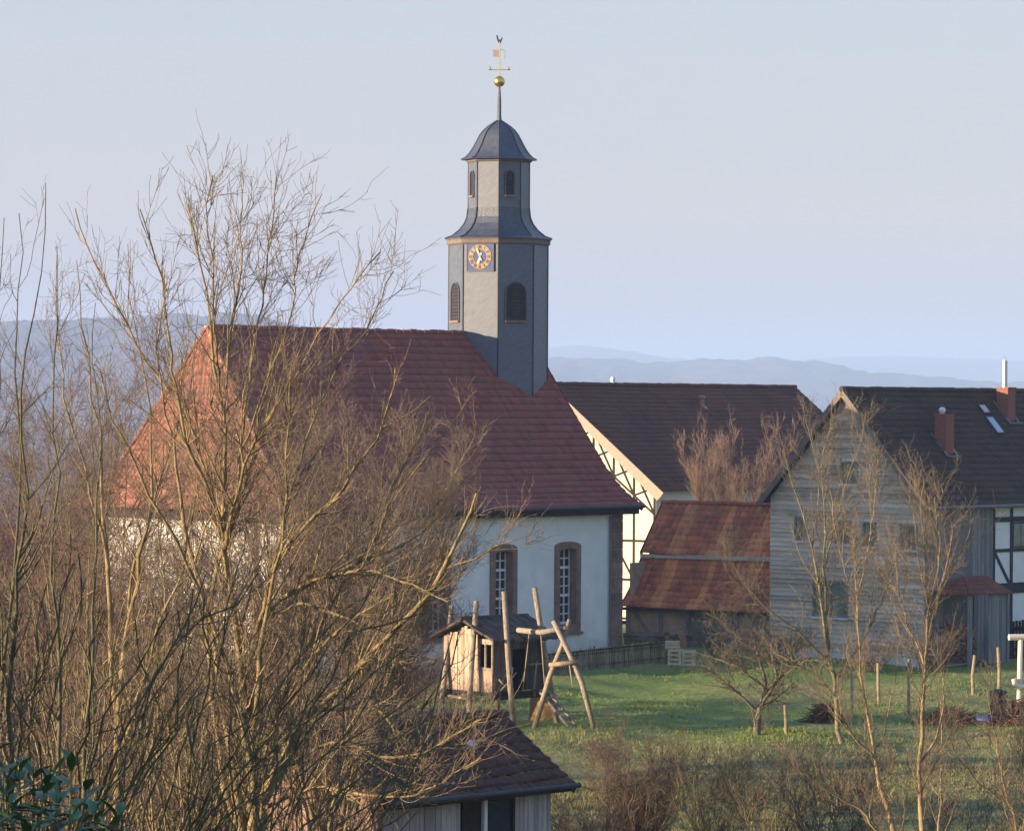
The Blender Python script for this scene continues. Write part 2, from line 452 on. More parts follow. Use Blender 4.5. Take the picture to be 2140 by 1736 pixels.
# ------------------------------------------------------------------ ground, hills
def ground():
    ys = np.concatenate([np.linspace(-40, 80, 50), np.linspace(82, 175, 150), np.geomspace(180, 13500, 60)])
    k = np.concatenate([np.linspace(-36, 36, 145)])
    xs = np.concatenate([-np.geomspace(8000, 40, 24), k, np.geomspace(40, 8000, 24)])
    X, Y = np.meshgrid(xs, ys)
    V = np.stack([X, Y, gz(X, Y)], -1).reshape(-1, 3)
    nx, ny = len(xs), len(ys)
    i = np.arange(nx - 1)[None, :] + nx * np.arange(ny - 1)[:, None]
    Fq = np.stack([i, i + 1, i + nx + 1, i + nx], -1).reshape(-1, 4)
    m, n, b = newmat('meadow')
    co = n.nodes.new('ShaderNodeTexCoord').outputs['Object']
    t = noise(n, co, 0.09, 6, 0.6)
    r = ramp(n, [(0.34, (0.105, 0.185, 0.034)), (0.48, (0.17, 0.23, 0.048)), (0.60, (0.24, 0.235, 0.085)), (0.74, (0.36, 0.29, 0.14))])
    n.links.new(t.outputs[0], r.inputs[0])
    t2 = noise(n, co, 2.2, 6, 0.75)
    r2 = ramp(n, [(0.3, (0.6,) * 3), (0.7, (1.3,) * 3)])
    n.links.new(t2.outputs[0], r2.inputs[0])
    # long dry grass on the nearer half of the meadow
    sy = n.nodes.new('ShaderNodeSeparateXYZ'); n.links.new(co, sy.inputs[0])
    t5 = noise(n, co, 0.16, 5, 0.6, (0.35, 1, 1))
    ay = n.nodes.new('ShaderNodeMath'); ay.operation = 'MULTIPLY_ADD'; ay.inputs[1].default_value = 44.0
    n.links.new(t5.outputs[0], ay.inputs[0]); n.links.new(sy.outputs['Y'], ay.inputs[2])
    my = n.nodes.new('ShaderNodeMapRange'); my.inputs['From Min'].default_value = 139.0; my.inputs['From Max'].default_value = 127.0
    my.inputs['To Max'].default_value = 0.5
    n.links.new(ay.outputs[0], my.inputs['Value'])
    meadow_c = mix(n, my.outputs[0], r.outputs[0], (0.23, 0.205, 0.09))
    # leaf litter under the trees on the left
    sx = n.nodes.new('ShaderNodeSeparateXYZ'); n.links.new(co, sx.inputs[0])
    t4 = noise(n, co, 0.25, 4, 0.6)
    ad = n.nodes.new('ShaderNodeMath'); ad.operation = 'MULTIPLY_ADD'; ad.inputs[1].default_value = -6.0
    n.links.new(t4.outputs[0], ad.inputs[0]); n.links.new(sx.outputs['X'], ad.inputs[2])
    mr = n.nodes.new('ShaderNodeMapRange'); mr.inputs['From Min'].default_value = -4.2; mr.inputs['From Max'].default_value = -6.0
    n.links.new(ad.outputs[0], mr.inputs['Value'])
    lit = mix(n, t2.outputs[0], (0.10, 0.062, 0.038), (0.27, 0.165, 0.095))
    gcol = mix(n, mr.outputs[0], meadow_c, lit)
    n.links.new(mix(n, 1.0, gcol, r2.outputs[0], 'MULTIPLY'), b.inputs['Base Color'])
    b.inputs['Roughness'].default_value = 0.95
    bp = n.nodes.new('ShaderNodeBump'); bp.inputs['Strength'].default_value = 0.8; bp.inputs['Distance'].default_value = 0.15
    n.links.new(t2.outputs[0], bp.inputs['Height']); n.links.new(bp.outputs[0], b.inputs['Normal'])
    tag(np_obj('ground', V, Fq, m, smooth=True), kind='structure')
ground()

MT['forest'] = surf('forest', (0.022, 0.022, 0.018), (0.13, 0.085, 0.058), 0.012, 1.0, c3=(0.05, 0.055, 0.03))
def hill(name, pts, Y0, front, bump, wl, seed, step=None):
    """a wooded ridge: crest through picture points pts at distance Y0, falling away in front over `front` metres"""
    rng = np.random.default_rng(seed)
    P = [D(x, y, Y0) for x, y in pts]
    step = step or wl / 4
    xs = np.arange(P[0].x, P[-1].x, step)
    crest = np.interp(xs, [p.x for p in P], [p.z for p in P])
    rows = 46
    V = np.zeros((rows, len(xs), 3))
    for j in range(rows):
        t = j / (rows - 1)
        y = Y0 - front * (1 - t)
        h = -15 + (crest + 15) * (0.5 - 0.5 * math.cos(math.pi * t ** 0.8))
        b = np.zeros(len(xs))
        for a, w in ((1.0, wl), (0.6, wl * 0.53), (0.45, wl * 2.3)):
            g = rng.normal(size=int((xs[-1] - xs[0]) / w) + 4)
            b += a * np.interp((xs - xs[0]) / w + rng.random(), np.arange(len(g)), g)
        V[j, :, 0] = xs; V[j, :, 1] = y + rng.normal(size=len(xs)) * front / rows * 0.2; V[j, :, 2] = h + bump * b * min(1, 0.3 + t)
    V = V.reshape(-1, 3)
    nx = len(xs)
    i = np.arange(nx - 1)[None, :] + nx * np.arange(rows - 1)[:, None]
    Fq = np.stack([i, i + 1, i + nx + 1, i + nx], -1).reshape(-1, 4)
    tag(np_obj(name, V, Fq, MT['forest']), kind='structure')
hill('hills', [(-900, 690), (-300, 668), (0, 676), (150, 672), (300, 668), (340, 660), (430, 664), (490, 654), (560, 668), (640, 690), (760, 760), (900, 830)], 4200, 900, 1.7, 18, 3)
hill('hills', [(500, 800), (900, 765), (1155, 753), (1271, 752), (1337, 760), (1398, 763), (1461, 755), (1549, 754), (1610, 753), (1667, 758), (1702, 758), (1756, 770), (1823, 783), (1863, 780), (1923, 790), (1984, 797), (2076, 801), (2300, 806), (2700, 800)], 6500, 1000, 3.0, 30, 4)
hill('hills', [(700, 790), (1000, 745), (1140, 729), (1211, 722), (1249, 726), (1312, 735), (1387, 747), (1438, 753), (1520, 770), (1700, 800)], 9800, 900, 1.2, 40, 5)
hill('hills', [(1480, 790), (1600, 760), (1734, 747), (1863, 744), (1984, 750), (2140, 754), (2400, 752), (2800, 780)], 11000, 900, 1.0, 40, 6)

# ------------------------------------------------------------------ tiled roof surfaces
def tile_rows(profile, xl, xr, mapf, tw=0.22, row=0.34, amp=0.022, lift=0.03, sag=0.0, seed=0):
    """profile [(b,z)] from ridge to eave; xl(b), xr(b) ends; mapf(x,b,z)->local point. Returns V, F, UV"""
    rng = np.random.default_rng(seed)
    pb = np.array([p[0] for p in profile], float); pz = np.array([p[1] for p in profile], float)
    s = np.concatenate([[0], np.cumsum(np.hypot(np.diff(pb), np.diff(pz)))])
    N = max(2, int(round(s[-1] / row)))
    sv = np.linspace(0, s[-1], N + 1)
    bb, zz = np.interp(sv, s, pb), np.interp(sv, s, pz)
    width = max(xr(b) - xl(b) for b in (pb[0], pb[-1]))
    n = max(8, int(width / tw * 5))
    t = np.linspace(0, 1, n + 1)
    Vs, Fs, Us = [], [], []
    base = 0
    for i in range(N):
        db, dz = bb[i + 1] - bb[i], zz[i + 1] - zz[i]
        l = math.hypot(db, dz)
        nb, nz = -dz / l, db / l
        rows = []
        for (e, off) in ((i, 0.0), (i + 1, lift), (i + 1, 0.0)):
            a, c = xl(bb[e]), xr(bb[e])
            x = a + (c - a) * t
            col = np.floor(x / tw)
            jit = (np.sin(col * 12.9898 + i * 78.233 + seed) * 43758.5453) % 1.0
            w = amp * (np.abs(np.sin(math.pi * x / tw)) - 0.5) + off + (jit - 0.5) * 0.014
            if e == i + 1 and off == 0.0: w = np.full_like(x, -0.01)
            sg = -sag * np.sin(math.pi * np.clip((x - xl(bb[-1])) / max(1e-6, xr(bb[-1]) - xl(bb[-1])), 0, 1))
            B = bb[e] + nb * w; Z = zz[e] + nz * w + sg
            rows.append((x, B, Z))
        for q, (x, B, Z) in enumerate(rows):
            Vs.append(np.array([mapf(*p) for p in zip(x, B, Z)]))
            Us.append(np.stack([x / tw, np.full_like(x, i + (0.02 if q == 0 else 0.97))], -1))
        k = np.arange(n)
        for q in (0, 1):
            o = base + q * (n + 1)
            Fs.append(np.stack([o + k, o + (n + 1) + k, o + (n + 1) + k + 1, o + k + 1], -1))
        base += 3 * (n + 1)
    return np.concatenate(Vs), np.concatenate(Fs), np.concatenate(Us)

def join(*parts):
    V, F, U, o = [], [], [], 0
    for v, f, u in parts:
        V.append(v); F.append(f + o); U.append(u); o += len(v)
    return np.concatenate(V), np.concatenate(F), np.concatenate(U)

def ridge_caps(mb, p, q, r=0.13, step=0.38, jitter=0.012, rnd=random.Random(5)):
    p, q = Vector(p), Vector(q)
    L = (q - p).length; n = max(1, int(L / step))
    for i in range(n):
        a = p.lerp(q, i / n); b = p.lerp(q, min(1, (i + 1.12) / n))
        j = Vector((0, 0, rnd.uniform(-jitter, jitter)))
        mb.tube([a + j, b + j + Vector((0, 0, 0.012))], [r, r * 0.86], 7)

def arch(w, z0, z1, rise, n=9):
    """outline of an opening: width w from z0 to the springing z1, arched by rise"""
    pts = [(-w / 2, z0), (w / 2, z0)]
    for i in range(n + 1):
        a = math.pi * i / n
        pts.append((w / 2 * math.cos(a), z1 + rise * math.sin(a)))
    return pts

def scaled(o, w, z0, z1, rise): return arch(w, z0, z1, rise)

MT['gilt_bright'] = surf('gilt_bright', (0.55, 0.42, 0.26), (0.66, 0.52, 0.34), 8.0, 0.5)
# ------------------------------------------------------------------ church
CH_R = math.radians(47)
church = thing('church', 'village church with slate octagonal tower, red tiled roof and white walls', 'church', (-0.59, 150, 0), CH_R)
RX0, RX1, HIP, EB = -16.0, 1.86, 1.0, 6.3
prof = [(0.0, 12.86), (2.2, 10.08), (4.3, 7.47), (4.9, 6.88), (5.5, 6.43), (6.3, 6.02)]
xl = lambda b: RX0 - HIP * b / EB
xr = lambda b: RX1
fr = tile_rows(prof, xl, xr, lambda x, b, z: (x, -b, z), 0.24, 0.36, 0.014, 0.04, seed=1)
bk = tile_rows(prof, xl, xr, lambda x, b, z: (x, b, z), 0.24, 0.36, 0.014, 0.04, seed=2)
V, F, U = join(fr, bk)
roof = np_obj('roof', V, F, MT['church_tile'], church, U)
hp = [(HIP * b / EB, z) for b, z in prof]
V, F, U = tile_rows(hp, lambda b: -EB * b / HIP, lambda b: EB * b / HIP, lambda x, b, z: (RX0 - b, x, z), 0.26, 0.36, 0.055, 0.02, seed=3)
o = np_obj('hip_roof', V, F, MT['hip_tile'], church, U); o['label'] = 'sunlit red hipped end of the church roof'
def cap_line(p, q, r, m1, name, step=0.4):
    mb = MB(); ridge_caps(mb, p, q, r, step, 0.02); mb.build(name, MT[m1], roof)
    p, q = Vector(p), Vector(q); n = int((q - p).length / step); rj = random.Random(n)
    pts, rad = [], []
    for i in range(n):      # one bed of mortar that swells out at the joints of the ridge tiles
        big = r * rj.uniform(0.95, 1.12) if rj.random() < 0.72 else r * 0.6
        w = rj.uniform(0.06, 0.16)
        for f, k in ((0.0, r * 0.6), (0.01, big), (w, big), (w + 0.02, r * 0.6)):
            pts.append(p.lerp(q, (i + f) / n) + Vector((0, 0, 0.015))); rad.append(k)
    mb = MB(); mb.tube(pts, rad, 7); mb.build('mortar_bed', MT['mortar'], roof)
cap_line((RX0, 0, 12.88), (-2.0, 0, 12.88), 0.10, 'church_tile', 'ridge_tiles')
for sg in (-1, 1):
    cap_line((RX0, 0, 12.88), (RX0 - HIP * 4.3 / EB, sg * 4.3, 7.5), 0.085, 'hip_tile', 'hip_ridge_tiles')
    cap_line((RX0 - HIP * 4.3 / EB, sg * 4.3, 7.5), (RX0 - HIP, sg * EB, 6.05), 0.085, 'hip_tile', 'hip_ridge_tiles')
mb = MB()   # verge board, soffit and boxed cornice under the eaves
for sg in (-1, 1):
    for i in range(len(prof) - 1):
        (b0, z0), (b1, z1) = prof[i], prof[i + 1]
        mb.beam((RX1 - 0.03, sg * b0, z0 - 0.13), (RX1 - 0.03, sg * b1, z1 - 0.13), 0.22, 0.05, (1, 0, 0))
    mb.box((-16.55, sg * 6.0 - 0.14, 5.66), (RX1 - 0.06, sg * 6.0 + 0.22 if sg > 0 else sg * 6.0 + 0.26, 5.90))
    mb.box((-16.8, min(sg * 5.74, sg * 6.2), 5.905), (RX1 - 0.06, max(sg * 5.74, sg * 6.2), 5.97))
mb.box((-16.97, -5.85, 5.66), (-16.56, 5.85, 5.93))
mb.build('eaves_cornice', MT['darkwood'], church)
WX0, WX1, WB = -16.5, 1.2, 5.75
wins = [-13.15, -9.45, -5.75, -2.06]
OW, OZ0, OZ1 = 1.0, 1.35, 4.42
mb = MB()
edges = [WX0 + 0.5] + [e for w in wins for e in (w - OW / 2, w + OW / 2)] + [WX1 - 0.5]
for i in range(0, len(edges), 2):
    mb.box((edges[i], -WB, -0.3), (edges[i + 1], -WB + 0.5, 5.655))
for w in wins:
    mb.box((w - OW / 2, -WB, -0.3), (w + OW / 2, -WB + 0.5, OZ0))
    mb.box((w - OW / 2, -WB, OZ1), (w + OW / 2, -WB + 0.5, 5.655))
mb.box((WX0, -WB, -0.3), (WX0 + 0.5, WB, 5.655))
mb.box((WX0 + 0.5, WB - 0.5, -0.3), (WX1, WB, 5.655))
gp = [(-WB, -0.3), (WB, -0.3), (WB, 5.9), (4.7, 6.75), (0, 12.5), (-4.7, 6.75), (-WB, 5.9)]
mb.prism(gp, 0, 0.5, Matrix.Translation((WX1 - 0.5, 0, 0)) @ Matrix.Rotation(-math.pi / 2, 4, 'Z') @ Matrix.Scale(-1, 4, (1, 0, 0)))
mb.build('wall', MT['church_plaster'], church)
for (x0, x1, y0, y1) in ((WX1 - 0.62, WX1 + 0.03, -WB - 0.03, -WB + 0.5), (WX0 - 0.03, WX0 + 0.62, -WB - 0.03, -WB + 0.5), (WX0 - 0.03, WX0 + 0.4, WB - 0.6, WB + 0.03)):
    mb = MB()
    z = -0.25
    k = 0
    while z < 5.6:
        h = min(0.52 + 0.05 * ((k * 7) % 3), 5.65 - z)
        mb.box((x0, y0, z), (x1, y1, z + h - 0.012)); z += h; k += 1
    mb.build('quoins', MT['sandstone'], church)
mb = MB()
mb.tube([(WX1 - 0.80, -WB - 0.10, 5.6), (WX1 - 0.80, -WB - 0.10, 0.0)], 0.05, 8)
mb.build('downpipe', MT['zinc'], church)
o = mb = MB()
mb.tube([(RX0 - 0.7, -6.40, 5.97), (RX1 - 0.05, -6.40, 5.97)], 0.065, 8)
mb.build('gutter', MT['lead'], church)

def church_window(x):
    f = MB()
    M = Matrix.Translation((x, -WB, 0))
    out = arch(1.5, 1.08, 4.46, 0.18); inn = arch(0.96, 1.37, 4.26, 0.11)
    f.ring(out, inn, -0.07, 0.0, M)
    inn2 = arch(0.955, 1.375, 4.255, 0.11)
    big = arch(0.995, 1.352, 4.4, 0.015)
    f.ring(big, inn2, 0.001, 0.42, M)
    f.box((-0.85, -0.13, 0.98), (0.85, 0.0, 1.08), M)
    w = f.build('window', MT['sandstone'], church)
    g = MB()
    g.box((-0.47, 0.34, 1.38), (0.47, 0.36, 4.40), M)
    g.build('pane', MT['glass'], w)
    g = MB()
    for i in range(4):
        xx = -0.46 + 0.92 * i / 3
        g.box((xx - 0.028, 0.295, 1.38), (xx + 0.028, 0.339, 4.38), M)
    for i in range(9):
        zz = 1.42 + 2.92 * i / 8
        hw = 0.05 if i in (0, 3, 6) else 0.022
        g.box((-0.46, 0.29, zz - hw), (0.46, 0.335, zz + hw), M)
    g.build('frame', MT['white'], w)
for w in wins: church_window(w)

# ---- tower: regular octagon, one arris towards the camera
A0 = math.radians(-90 - 47)
R_LO, R_UP = 2.02, 1.25
mb = MB()
mb.loft([(R_LO, 8.2), (R_LO, 16.48)], 8, A0)
mb.mi = 1
for k in range(8):
    w = A0 + k * math.pi / 4
    mb.tube([(R_LO * math.cos(w), R_LO * math.sin(w), 8.3), (R_LO * math.cos(w), R_LO * math.sin(w), 16.47)], 0.035, 6)
tower = mb.build('tower', [MT['slate'], MT['lead']], church)
mb = MB()
mb.loft([(2.06, 16.48), (2.12, 16.53), (2.12, 16.68), (2.17, 16.70), (2.17, 16.735)], 8, A0)
mb.build('cornice', MT['trim'], church)
skirt = [(2.22, 16.737), (2.18, 16.76), (1.90, 16.86), (1.60, 17.10), (1.40, 17.36), (1.29, 17.62), (R_UP, 17.95), (R_UP, 18.0)]
mb = MB(); mb.loft(skirt, 8, A0)
mb.mi = 1
for k in range(8):
    w = A0 + k * math.pi / 4
    mb.tube([((r + 0.005) * math.cos(w), (r + 0.005) * math.sin(w), z) for r, z in skirt[1:]], 0.035, 6)
mb.build('skirt_roof', [MT['slate_dark'], MT['lead']], church)
mb = MB(); mb.loft([(R_UP - 0.001, 18.0), (R_UP, 19.86)], 8, A0)
mb.mi = 1
for k in range(8):
    w = A0 + k * math.pi / 4
    mb.tube([(R_UP * math.cos(w), R_UP * math.sin(w), 18.0), (R_UP * math.cos(w), R_UP * math.sin(w), 19.86)], 0.03, 6)
mb.build('lantern', [MT['slate'], MT['lead']], church)
mb = MB(); mb.loft([(1.29, 19.86), (1.34, 19.90), (1.34, 19.96)], 8, A0)
mb.build('cornice', MT['trim'], church)
dome = [(1.58, 19.965), (1.53, 20.0), (1.38, 20.06), (1.20, 20.25), (1.04, 20.50), (0.91, 20.75), (0.78, 21.0), (0.65, 21.17), (0.46, 21.34), (0.22, 21.50), (0.10, 21.58)]
mb = MB(); mb.loft(dome, 8, A0)
mb.mi = 1
for k in range(8):
    w = A0 + k * math.pi / 4
    mb.tube([((r + 0.003) * math.cos(w), (r + 0.003) * math.sin(w), z) for r, z in dome[1:]], 0.028, 6)
mb.build('dome_roof', [MT['slate_dark'], MT['lead']], church)
mb = MB(); mb.loft([(0.11, 21.56), (0.085, 21.75), (0.075, 22.4), (0.065, 22.6), (0.04, 22.95), (0.035, 23.0)], 8, A0)
spire = mb.build('spire', MT['slate_dark'], church)
mb = MB(); mb.sphere((0, 0, 23.18), 0.226, 20, 12)
mb.build('ball', MT['gold'], spire, True)
mb = MB()
mb.tube([(0, 0, 23.38), (0, 0, 24.80)], [0.03, 0.022], 8)
cx, sx = math.cos(-CH_R), math.sin(-CH_R)      # world x in church axes
ex = Vector((cx, sx, 0))
vane = mb.build('weathervane', MT['gold'], church)
mb = MB()
mb.tube([ex * -0.44 + Vector((0, 0, 23.66)), ex * 0.46 + Vector((0, 0, 23.66))], 0.014, 6)
for a in (-0.40, 0.36):
    c = ex * a + Vector((0, 0, 23.71))
    mb.sphere(c, 0.075, 10, 7, (0.8, 0.8, 1.0))
mb.build('cross_arm', MT['gold'], vane)
mb = MB()
Mx = Matrix.Rotation(-CH_R, 4, 'Z')
mb.prism([(-0.29, 24.20), (-0.02, 24.18), (-0.02, 24.47), (-0.29, 24.48), (-0.25, 24.34)], -0.008, 0.008, Mx)
mb.build('flag', MT['vane'], vane)
mb = MB()
mb.tube([ex * 0.01 + Vector((0, 0, 24.47)), ex * 0.2 + Vector((0, 0, 24.47)), ex * 0.22 + Vector((0, 0, 24.44)), ex * 0.22 + Vector((0, 0, 24.15)), ex * 0.17 + Vector((0, 0, 24.12))], 0.009, 5)
mb.build('counter_scroll', MT['iron'], vane)
mb = MB()
cock = [(-0.035, 24.74), (0.035, 24.74), (0.08, 24.82), (0.115, 24.95), (0.105, 25.02), (0.06, 24.94), (0.03, 24.885), (-0.02, 24.89), (-0.055, 24.95), (-0.075, 25.03), (-0.10, 25.075), (-0.135, 25.06), (-0.17, 25.03), (-0.135, 25.02), (-0.12, 24.93), (-0.075, 24.80)]
mb.prism(cock, -0.015, 0.015, Mx)
mb.build('weathercock', MT['iron'], vane)

def face_matrix(k, R):
    """frame on octagon face k: x along the face, -y outward"""
    w = A0 + (k + 0.5) * math.pi / 4
    r = R * math.cos(math.pi / 8)
    return Matrix.Translation((r * math.cos(w), r * math.sin(w), 0)) @ Matrix.Rotation(w + math.pi / 2, 4, 'Z')

def belfry_window(k, R, w, z0, z1, n):
    M = face_matrix(k, R)
    f = MB()
    f.ring(arch(w + 0.12, z0 - 0.03, z1, w / 2 + 0.05), arch(w, z0, z1, w / 2), -0.05, 0.0, M)
    o = f.build('belfry_window', MT['slate_dark'], church)
    g = MB()
    g.prism(arch(w, z0, z1, w / 2), -0.012, -0.002, M)
    top = z1 + w / 2
    for i in range(n):
        z = z0 + (top - z0) * (i + 0.4) / n
        hw = w / 2 if z < z1 else math.sqrt(max(0.0, (w / 2) ** 2 - (z - z1) ** 2))
        if hw < 0.06: continue
        g.beam(tuple((-hw + 0.01, -0.03, z)), tuple((hw - 0.01, -0.03, z)), 0.012, 0.07, (0, -0.75, -0.65), M)
    g.build('louvres', MT['louvre'], o)
    s = MB()
    s.box((-w / 2 - 0.06, -0.10, z0 - 0.10), (w / 2 + 0.06, -0.001, z0 - 0.031), M)
    s.build('sill', MT['sill'], o)
for k in (-2, 0, 2, 4):
    belfry_window(k, R_LO, 0.84, 13.42, 14.50, 11)
    belfry_window(k, R_UP, 0.34, 18.52, 19.30, 9)

# clock on the face between arrises -1 and 0
M = face_matrix(-1, R_LO)
CZ = 15.96
def disc(r0, r1, d0, d1, n=40):
    o = [(r1 * math.cos(2 * math.pi * i / n), CZ + r1 * math.sin(2 * math.pi * i / n)) for i in range(n)]
    if r0 <= 0: return o, None
    return o, [(r0 * math.cos(2 * math.pi * i / n), CZ + r0 * math.sin(2 * math.pi * i / n)) for i in range(n)]
mb = MB()
mb.prism([(-0.56, CZ - 0.55), (0.56, CZ - 0.55), (0.56, CZ + 0.51), (-0.56, CZ + 0.51)], -0.05, -0.001, M)
clock = mb.build('clock', MT['blue'], church)
mb = MB()
mb.ring([(-0.6, CZ - 0.59), (0.6, CZ - 0.59), (0.6, CZ + 0.517), (-0.6, CZ + 0.517)], [(-0.56, CZ - 0.55), (0.56, CZ - 0.55), (0.56, CZ + 0.512), (-0.56, CZ + 0.512)], -0.062, -0.001, M)
mb.build('frame', MT['trim'], clock)
mb = MB()
o_, i_ = disc(0.295, 0.50, 0, 0)
mb.ring(o_, i_, -0.066, -0.05, M)
mb.build('dial', MT['gilt'], clock)
roman = ['XII', 'I', 'II', 'III', 'IIII', 'V', 'VI', 'VII', 'VIII', 'IX', 'X', 'XI']
for h in range(12):
    a = math.radians(90 - 30 * h)
    RM = M @ Matrix.Translation((0.40 * math.cos(a), -0.068, CZ + 0.40 * math.sin(a))) @ Matrix.Rotation(-(a - math.pi / 2), 4, 'Y')
    wds = {'I': 0.038, 'V': 0.066, 'X': 0.066}
    tot = sum(wds[c] for c in roman[h]); x = -tot / 2
    mb = MB()
    for c in roman[h]:
        wd = wds[c]; H = 0.072
        if c == 'I': mb.beam((x + wd / 2, 0, -H), (x + wd / 2, 0, H), 0.024, 0.004, (0, 1, 0), RM)
        if c == 'V':
            mb.beam((x + 0.008, 0, H), (x + wd / 2, 0, -H), 0.022, 0.004, (0, 1, 0), RM); mb.beam((x + wd - 0.008, -0.002, H), (x + wd / 2, -0.002, -H), 0.019, 0.004, (0, 1, 0), RM)
        if c == 'X':
            mb.beam((x + 0.008, 0, H), (x + wd - 0.008, 0, -H), 0.022, 0.004, (0, 1, 0), RM); mb.beam((x + 0.008, -0.003, -H), (x + wd - 0.008, -0.003, H), 0.019, 0.004, (0, 1, 0), RM)
        x += wd
    mb.build('numeral', MT['lead'], clock)
for ang, L, wd, y in ((96 + 17, 0.46, 0.05, -0.088), (252, 0.36, 0.062, -0.076)):
    a = math.radians(ang)
    d = Vector((math.cos(a), 0, math.sin(a)))
    hb = MB()
    c = Vector((0, y, CZ))
    sd_ = Vector((-d.z, 0, d.x))
    hb.add([c - d * 0.16 - sd_ * wd * 0.9, c - d * 0.16 + sd_ * wd * 0.9, c + sd_ * wd * 0.45, c + d * L * 0.72 + sd_ * wd, c + d * L, c + d * L * 0.72 - sd_ * wd, c - sd_ * wd * 0.45],
           [(0, 1, 2, 6), (6, 2, 3, 5), (5, 3, 4)], M)
    hb.build('clock_hand', MT['gilt_bright'], clock)

# ------------------------------------------------------------------ half-timbered barn behind the church
p = D(1155, 803, 172)
barn = thing('barn', 'long barn with brown tiled roof and cream half-timbered gable behind the church', 'barn', (p.x, p.y, 0), math.radians(60))
BH, BL, BRZ, BEZ = 5.95, 26.3, p.z, 6.02
bp_ = [(0, BRZ), (4.9, BRZ - 4.9 * 0.83), (BH, BEZ)]
V, F, U = join(tile_rows(bp_, lambda b: -0.3, lambda b: BL, lambda x, b, z: (x, -b, z), 0.26, 0.32, 0.02, 0.03, sag=0.06, seed=11),
               tile_rows(bp_, lambda b: -0.3, lambda b: BL, lambda x, b, z: (x, b, z), 0.26, 0.32, 0.02, 0.03, seed=12))
br = np_obj('roof', V, F, MT['barn_tile'], barn, U)
mb = MB(); ridge_caps(mb, (-0.3, 0, BRZ + 0.02), (BL, 0, BRZ + 0.02), 0.11)
mb.build('ridge_tiles', MT['barn_tile'], br)
mb = MB()
for sg in (-1, 1):
    mb.beam((-0.27, 0, BRZ - 0.22), (-0.27, sg * (BH - 0.02), BEZ - 0.20), 0.34, 0.06, (1, 0, 0))
    mb.beam((-0.19, 0, BRZ - 0.36), (-0.19, sg * (BH - 0.2), BEZ - 0.34), 0.24, 0.05, (1, 0, 0))
mb.build('bargeboard', MT['bargeboard'], barn)
mb = MB()
wb = BH - 0.5
gpts = [(-wb, 0), (wb, 0), (wb, BEZ + 0.15), (0, BRZ - 0.3), (-wb, BEZ + 0.15)]
mb.prism(gpts, 0, 0.3, Matrix.Translation((0.1, 0, 0)) @ Matrix.Rotation(math.pi / 2, 4, 'Z') @ Matrix.Scale(-1, 4, (0, 1, 0)))
gable_o = mb.build('gable_wall', MT['cream'], barn)
mb = MB()
mb.prism(gpts, 0, 0.3, Matrix.Translation((BL - 0.7, 0, 0)) @ Matrix.Rotation(math.pi / 2, 4, 'Z') @ Matrix.Scale(-1, 4, (0, 1, 0)))
gable_o = mb.build('gable_wall', MT['cream'], barn)
mb = MB()
mb.box((0.4, -wb, 0), (BL - 0.7, -wb + 0.3, BEZ + 0.1))
mb.build('wall', MT['plaster'], barn)
mb = MB()
mb.box((0.4, wb - 0.3, 0), (BL - 0.7, wb, BEZ + 0.1))
mb.build('wall', MT['plaster'], barn)
mb = MB()
top = lambda y: BRZ - 0.45 - abs(y) * (BRZ - 0.45 - BEZ - 0.05) / wb
ysn = np.linspace(-wb + 0.08, wb - 0.08, 11)
zsn = [0.1, 1.9, 3.7]
xf = 0.095
T_ = 0.11
for y in ysn: mb.beam((xf, y, 0.05), (xf, y, top(y) - 0.05), T_, 0.026, (1, 0, 0))
for z in zsn:
    hw = wb - 0.1 if z < BEZ else (BRZ - 0.5 - z) / (BRZ - 0.45 - BEZ - 0.05) * wb
    if hw > 0.3: mb.beam((xf - 0.003, -hw, z), (xf - 0.003, hw, z), T_, 0.026, (1, 0, 0))
for i in range(10):      # crossed braces in every bay under the verge, and a long rail running parallel to it
    y0, y1 = ysn[i], ysn[i + 1]
    if y0 * y1 < -0.01 or top(y0) < 3 or top(y1) < 3: continue
    d0, d1, e0, e1 = top(y0) + 0.05, top(y1) + 0.05, top(y0) - 1.2, top(y1) - 1.2
    mb.beam((xf - 0.006, y0, d0), (xf - 0.006, y1, e1), 0.085, 0.022, (1, 0, 0))
    mb.beam((xf - 0.009, y1, d1), (xf - 0.009, y0, e0), 0.085, 0.022, (1, 0, 0))
    mb.beam((xf - 0.012, y0, e0), (xf - 0.012, y1, e1), 0.085, 0.022, (1, 0, 0))
    for j in (0, 1):
        z0, z1 = zsn[j], zsn[j + 1]
        if z1 < min(e0, e1) and (i + j) % 2 == 0:
            mb.beam((xf - 0.006, y0, z0), (xf - 0.006, y1, z1), 0.085, 0.022, (1, 0, 0))
mb.build('timber_frame', MT['timber'], barn)
for (t, b) in ((8.2, 0), ):
    mb = MB(); mb.tube([(5.9, 0, BRZ), (5.9, 0, BRZ + 0.28)], [0.09, 0.1], 8); mb.sphere((5.9, 0, BRZ + 0.28), 0.13)
    mb.build('vent_pipe', MT['white'], barn)
def barn_vent(x, b):
    z = BRZ - b * 0.83
    mb = MB()
    mb.loft([(0.13, -0.05), (0.13, 0.25), (0.19, 0.30), (0.19, 0.38), (0.10, 0.46)], 10, 0, Matrix.Translation((x, -b, z)))
    mb.box((-0.18, -0.35, -0.12), (0.18, 0.1, 0.02), Matrix.Translation((x, -b, z)) @ Matrix.Rotation(math.radians(39), 4, 'X'))
    mb.build('roof_vent', MT['terracotta'], barn)
barn_vent(13.2, 1.1); barn_vent(18.2, 2.3)

